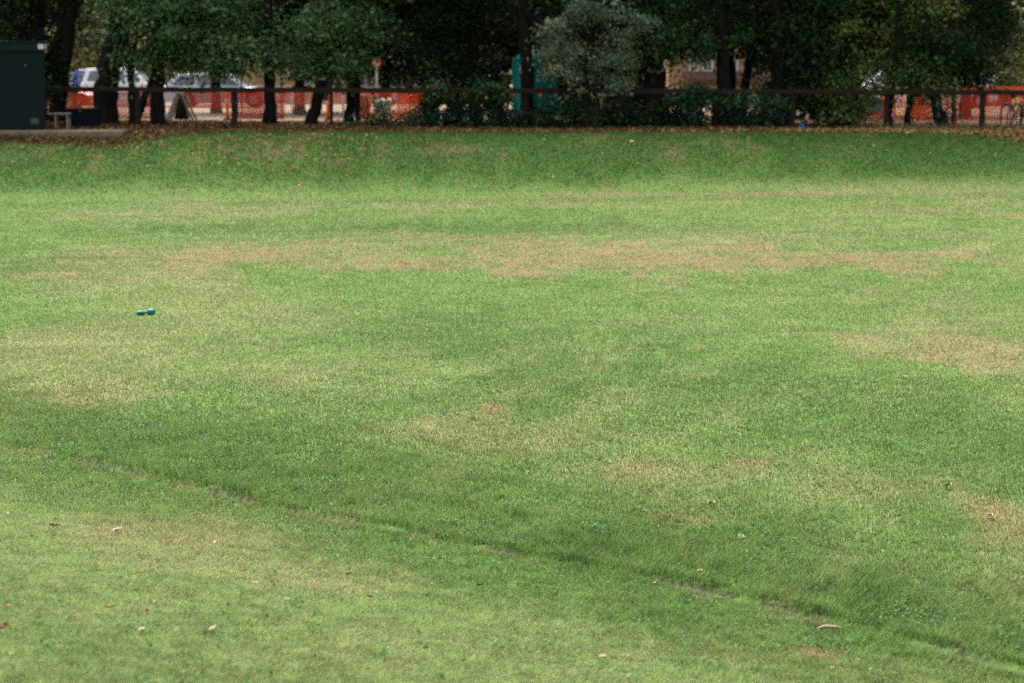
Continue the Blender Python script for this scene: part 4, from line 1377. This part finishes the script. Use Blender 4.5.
o, h = pole('small round white sign with red rim on a white post', 376.5, 58, 110, 80, 2.2, M['white'], 'sign', 'round_sign')
r = 5.0 * PX(80)
mb = MB(); mb.tube([(0, -.06, h - r), (0, -.045, h - r)], r, 24); d = mb.build('sign_rim', M['red'], o)
mb = MB(); mb.tube([(0, -.072, h - r), (0, -.0605, h - r)], r * .62, 24); mb.build('sign_face', M['white'], d)
o, h = pole('thin post with a tall white plate beside the slim trunk', 281.5, 62, 112, 82, 1.4, M['dark_steel'], 'sign', 'plate_sign')
mb = MB(); mb.box((0, -.05, h - .52), (3.6 * PX(82), .02, 10 * PX(82))); pl = mb.build('sign_plate', M['white'], o)
mb = MB(); mb.box((0, -.063, h - .42), (.05, .006, .12)).box((0, -.063, h - .60), (.07, .006, .03)).box((0, -.063, h - .66), (.07, .006, .03)); mb.build('sign_mark', M['car_blue'], pl)
pole('thin white pole left of the leaning trunk', 310, 52, 108, 88, 2.0, M['white'], 'pole', 'lamp_pole')
pole('thin dark pole at the left corner of the tan building', 241, 52, 108, 90, 2.0, M['dark_steel'], 'pole', 'lamp_pole')
o, h = pole('post with small white box right of the silvery shrub trunk', 602, 96, 124, 70, 3.4, M['timber_light'], 'post box', 'box_post')
mb = MB(); mb.box((0, 0, h + .07), (.24, .18, .17)); mb.build('box', M['white'], o, bevel=.015)


# ------------------------------------------------------------------ buildings
def building(label, u0, u1, Y, htop, depth, awn, wins, plinth=.9):
    a = P(u0, 100, Y); b = P(u1, 100, Y)
    w = b[0] - a[0]; zg = float(Hg(0, Y))
    o = thing('tan_building', ((a[0] + b[0]) / 2, Y + depth / 2, zg), label, 'building', 'tan buildings beyond the lot')
    mb = MB(); mb.box((0, 0, htop / 2), (w, depth, htop))
    for i in range(int(w / .6)):
        mb.box((-w / 2 + .3 + i * .6, -depth / 2 - .008, htop / 2 + plinth / 2), (.03, .016, htop - plinth - .1))
    mb.build('wall', M['tan_wall'], o)
    mb = MB(); mb.box((0, -depth / 2 - .03, plinth / 2), (w + .02, .06, plinth)); mb.build('plinth', M['pale_wall'], o)
    mb = MB(); mb.prism([(-w / 2 - .5, htop), (w / 2 + .5, htop), (w / 2 - .4, htop + 1.4), (-w / 2 + .4, htop + 1.4)], -depth / 2 - .6, depth / 2 + .6)
    mb.build('roof', M['brown_roof'], o)
    for (ua, ub, va, vb) in awn:
        p = P(ua, va, Y - .9); q = P(ub, vb, Y - .9)
        xa = p[0] - (a[0] + b[0]) / 2; xb = q[0] - (a[0] + b[0]) / 2
        m2 = MB(); z1, z0 = p[2] - zg, q[2] - zg
        bse = len(m2.v); yy = -depth / 2
        for x in (xa, xb):
            m2.v += [(x, yy - .02, z1), (x, yy - .9, z0 + .12), (x, yy - .9, z0), (x, yy - .02, z0)]
        m2.f += [(0, 1, 2, 3), (7, 6, 5, 4), (0, 4, 5, 1), (1, 5, 6, 2), (2, 6, 7, 3), (3, 7, 4, 0)]
        m2.build('awning', M['brown_roof'], o)
    for (ua, ub, va, vb) in wins:
        p = P(ua, va, Y); q = P(ub, vb, Y)
        cx = (p[0] + q[0]) / 2 - (a[0] + b[0]) / 2; cz = (p[2] + q[2]) / 2 - zg
        ww, wh = q[0] - p[0], p[2] - q[2]
        yy = -depth / 2
        m2 = MB(); f = .10
        m2.box((cx - ww / 2, yy - .03, cz), (f, .06, wh + f)).box((cx + ww / 2, yy - .03, cz), (f, .06, wh + f))
        m2.box((cx, yy - .03, cz + wh / 2), (ww - f, .06, f)).box((cx, yy - .03, cz - wh / 2), (ww - f, .06, f)).box((cx, yy - .027, cz), (.07, .054, wh - f))
        fr = m2.build('window', M['white_dirty'], o)
        m2 = MB(); m2.box((cx, yy - .012, cz), (ww - .02, .02, wh - .02)); m2.build('pane', M['window'], fr)
    return o


building('tan building with brown awning seen right of the broad dark trunk', 668, 792, 106, 4.6, 8, [(687, 764, 71, 81)], [(690, 698, 55, 71), (731, 737, 55, 71), (703, 712, 55, 71)])
building('long tan building behind the slim and leaning trunks', 243, 462, 110, 4.4, 8, [], [(300, 312, 70, 84), (395, 408, 68, 82), (432, 444, 68, 84), (355, 366, 68, 84)])
building('small tan building glimpsed behind the blue and white cars', 70, 160, 114, 3.4, 7, [], [(120, 132, 62, 76)])
# notice board through the dark trees
p = P(504, 81, 88)
o = thing('notice_board', (p[0], 88, float(Hg(p[0], 88))), 'small framed board with green lower edge left of the teal toilet', 'board')
zc = p[2] - float(Hg(p[0], 88)); s = PX(88)
mb = MB(); mb.box((0, 0, zc), (10 * s, .05, 12 * s)); mb.build('frame', M['timber'], o)
mb = MB(); mb.box((0, -.031, zc + 1.2 * s), (7.5 * s, .01, 6.5 * s)); mb.build('panel', M['pale_wall'], o)
mb = MB(); mb.box((0, -.031, zc - 4 * s), (7.5 * s, .01, 2.6 * s)); mb.build('panel', plain('lime_green', (.30, .50, .08), .6), o)['label'] = 'lime green strip'
for sx in (-3, 3):
    mb = MB(); mb.bar((sx * s, .04, -.05), (sx * s, .04, zc - 2 * s), .07); mb.build('post', M['timber'], o)

# green bin with yellow edge
p0 = P(864, 116, 78); p1 = P(886, 97, 78); zb = float(Hg(p0[0], 78))
w = p1[0] - p0[0]; h = p1[2] - zb
bi = thing('green_bin', ((p0[0] + p1[0]) / 2, 78.5, zb), 'grey green waste container with a yellow edged lid behind the rail', 'container')
mb = MB(); mb.prism([(-w / 2 + .04, .1), (w / 2 - .04, .1), (w / 2, h - .12), (-w / 2, h - .12)], -.45, .45)
for i in range(5): mb.box((-w / 2 + .1 + i * (w - .2) / 4, -.46, h * .5), (.05, .03, h * .66))
mb.build('body', M['bin_green'], bi, bevel=.02)
mb = MB(); mb.box((0, 0, h - .05), (w + .06, 1.0, .12)); mb.build('lid', M['bin_green'], bi, bevel=.02)
mb = MB(); mb.box((0, -.51, h - .03), (w + .04, .02, .07), Matrix.Rotation(-.1, 3, 'Y')); mb.build('lid_edge', M['yellow'], bi)
for sx in (-1, 1):
    mb = MB(); mb.tube([(sx * w * .38 - .03, -.3, .08), (sx * w * .38 + .03, -.3, .08)], .08, 12); mb.build('caster', M['rubber'], bi, True)

# ------------------------------------------------------------------ litter: blue bag, can
p = ground_pt(802, 130)
bg = thing('plastic_bag', tuple(p), 'small crumpled blue plastic bag on the bare ground', 'bag')
mb = MB()
nn = 12
pts = [(0, 0, z) for z in (0, .02, .05, .09, .12, .14)]
mb.tube(pts, [.09, .13, .12, .08, .04, .015], nn, rough=.25)
mb.build('body', M['blue'], bg, False)
mb = MB(); mb.tube([(0, 0, .12), (.04, .0, .16), (.09, .02, .15)], [.02, .03, .01], 8, rough=.2); mb.tube([(0, 0, .12), (-.04, .01, .155), (-.08, 0, .14)], [.02, .028, .01], 8, rough=.2)
mb.build('handle', M['blue'], bg)
p = P(807, 117, 66.6)
pk = thing('paper_packet', (p[0], 66.6, float(Hg(p[0], 66.6))), 'torn red and white packet caught in the shrub above the blue bag', 'packet')
mb = MB(); zz = p[2] - float(Hg(p[0], 66.6)); mb.box((0, 0, zz), (.07, .04, .20), Matrix.Rotation(.35, 3, 'Y')); mb.build('packet', M['white_dirty'], pk, bevel=.01)
mb = MB(); mb.box((.022, -.024, zz - .04), (.06, .012, .09), Matrix.Rotation(.35, 3, 'Y')); mb.build('print', M['orange'], pk)
mb = MB(); mb.tube([(0, .02, 0), (0, .02, zz)], .008, 6); mb.build('stalk', M['bark'], pk)
# pale scraps at the grass edge
for (u, v, lab) in ((434, 133, 'white paper scrap at the lawn edge below the ivy covered post'), (908, 134, 'white paper scrap at the lawn edge below the thin stems'), (632, 143, 'white paper scrap on the bank below the broad trunk')):
    p = ground_pt(u, v)
    mb = MB(); q = [(-.05, -.04, .0), (.05, -.03, .02), (.055, .04, .03), (.0, .05, .01), (-.05, .04, .03)]
    mb.face(q); o = mb.build('paper_scrap', M['white'], None, False, (p[0], p[1], p[2] + .04)); so = o.modifiers.new('t', 'SOLIDIFY'); so.thickness = .004
    tag(o, lab, 'paper', 'paper scraps on the ground')

# ------------------------------------------------------------------ bike rack and bicycle, right edge
YB = 67.6
k = PX(YB)
p = P(1012, 126, YB); zb = float(Hg(p[0], YB))
rk = thing('bicycle_rack', (p[0], YB, zb), 'dark tubular bicycle rack with rounded hoops at the right edge', 'bicycle rack')
for i in range(4):
    x = -.38 + i * .34
    mb = MB()
    pts = [(x, -.1, -.05), (x + .01, -.1, .45)] + [(x + .20 - .19 * math.cos(a), -.1 + .0 * a, .50 + .22 * math.sin(a)) for a in np.linspace(0, math.pi, 9)] + [(x + .40, -.1, .3)]
    pts = [(q[0], q[1] + i * .16, q[2]) for q in pts]
    mb.tube(pts, .030, 8); mb.build('hoop', M['dark_steel'], rk, True)
mb = MB(); mb.tube([(-.38, -.12, .05), (1.1, .6, .05)], .02, 8); mb.build('base_bar', M['dark_steel'], rk, True)
bk = thing('bicycle', (p[0] + .16, YB + .35, zb), 'yellow framed bicycle standing in the rack at the right edge', 'bicycle', rz=math.radians(62))
wr = .33


def ring(cx, r, t):
    mb = MB()
    pts = [(cx + r * math.cos(a), 0, r + .02 + r * math.sin(a)) for a in np.linspace(0, 2 * math.pi, 33)]
    mb.tube(pts, t, 8, cap=False); return mb


for cx in (-.5, .5):
    w_ = ring(cx, wr - .02, .022).build('wheel', M['rubber'], bk, True)
    mb = MB()
    for a in range(12):
        an = a * math.pi / 6
        mb.bar((cx, 0, wr), (cx + (wr - .03) * math.cos(an), 0, wr + (wr - .03) * math.sin(an)), .004)
    mb.build('spoke', M['steel'], w_)
mb = MB(); hd = (.36, 0, .86); st_ = (-.18, 0, .84); bbk = (-.06, 0, .30)
for A, B in ((st_, hd), (bbk, hd), (bbk, st_), (bbk, (-.5, 0, wr)), (st_, (-.5, 0, wr))): mb.tube([A, B], .018, 8)
mb.build('frame', M['yellow_paint'], bk, True)
mb = MB(); mb.tube([(.34, 0, .95), hd, (.44, 0, .55), (.5, 0, wr)], .018, 8); mb.build('fork', M['yellow_paint'], bk, True)
mb = MB(); mb.tube([(.30, -.27, .98), (.36, -.12, .98), (.36, .12, .98), (.30, .27, .98)], .014, 8); mb.build('handlebar', M['dark_steel'], bk, True)
mb = MB(); mb.tube([(-.32, 0, .93), (-.22, 0, .95), (-.06, 0, .93)], [.06, .055, .018], 10).tube([st_, (-.2, 0, .93)], .014, 8); mb.build('saddle', M['rubber'], bk, True)

# ------------------------------------------------------------------ light
w = bpy.data.worlds.new('World'); SC.world = w; w.use_nodes = True
nt = w.node_tree
bgd = nt.nodes['Background']
sky = nt.nodes.new('ShaderNodeTexSky'); sky.sky_type = 'NISHITA'; sky.sun_disc = False
EL, AZ = math.radians(54), math.radians(-18)
sky.sun_elevation = EL; sky.sun_rotation = AZ
sky.air_density = 1.0; sky.dust_density = 4.0; sky.ozone_density = 1.0
hs = nt.nodes.new('ShaderNodeHueSaturation'); hs.inputs['Saturation'].default_value = .35
nt.links.new(sky.outputs[0], hs.inputs['Color'])
# overcast: the cloud deck is about three times brighter overhead than at the horizon
sx = nt.nodes.new('ShaderNodeSeparateXYZ')
tcw = nt.nodes.new('ShaderNodeTexCoord'); nt.links.new(tcw.outputs['Generated'], sx.inputs[0])
mr = nt.nodes.new('ShaderNodeMapRange'); nt.links.new(sx.outputs['Z'], mr.inputs[0])
mr.inputs[1].default_value = 0; mr.inputs[2].default_value = 1; mr.inputs[3].default_value = .32; mr.inputs[4].default_value = 1.3
cl = nt.nodes.new('ShaderNodeMix'); cl.data_type = 'RGBA'; cl.blend_type = 'MULTIPLY'; cl.inputs[0].default_value = 1
nt.links.new(hs.outputs[0], cl.inputs[6]); nt.links.new(mr.outputs[0], cl.inputs[7])
nt.links.new(cl.outputs[2], bgd.inputs['Color'])
bgd.inputs['Strength'].default_value = .15
sd = bpy.data.lights.new('sun', 'SUN'); sd.energy = 1.5; sd.angle = math.radians(40); sd.color = (1, .95, .88)
so = bpy.data.objects.new('sun', sd); link(so)
dv = Vector((math.sin(AZ) * math.cos(EL), math.cos(AZ) * math.cos(EL), math.sin(EL)))
so.rotation_euler = dv.to_track_quat('Z', 'Y').to_euler()

vs = SC.view_settings
vs.view_transform = 'Standard'; vs.look = 'None'; vs.gamma = 1; vs.use_curve_mapping = False
vs.exposure = 1.77
SC.render.engine = 'CYCLES'
SC.cycles.max_bounces = 6
SC.cycles.diffuse_bounces = 3
SC.cycles.transmission_bounces = 3
SC.cycles.use_denoising = False
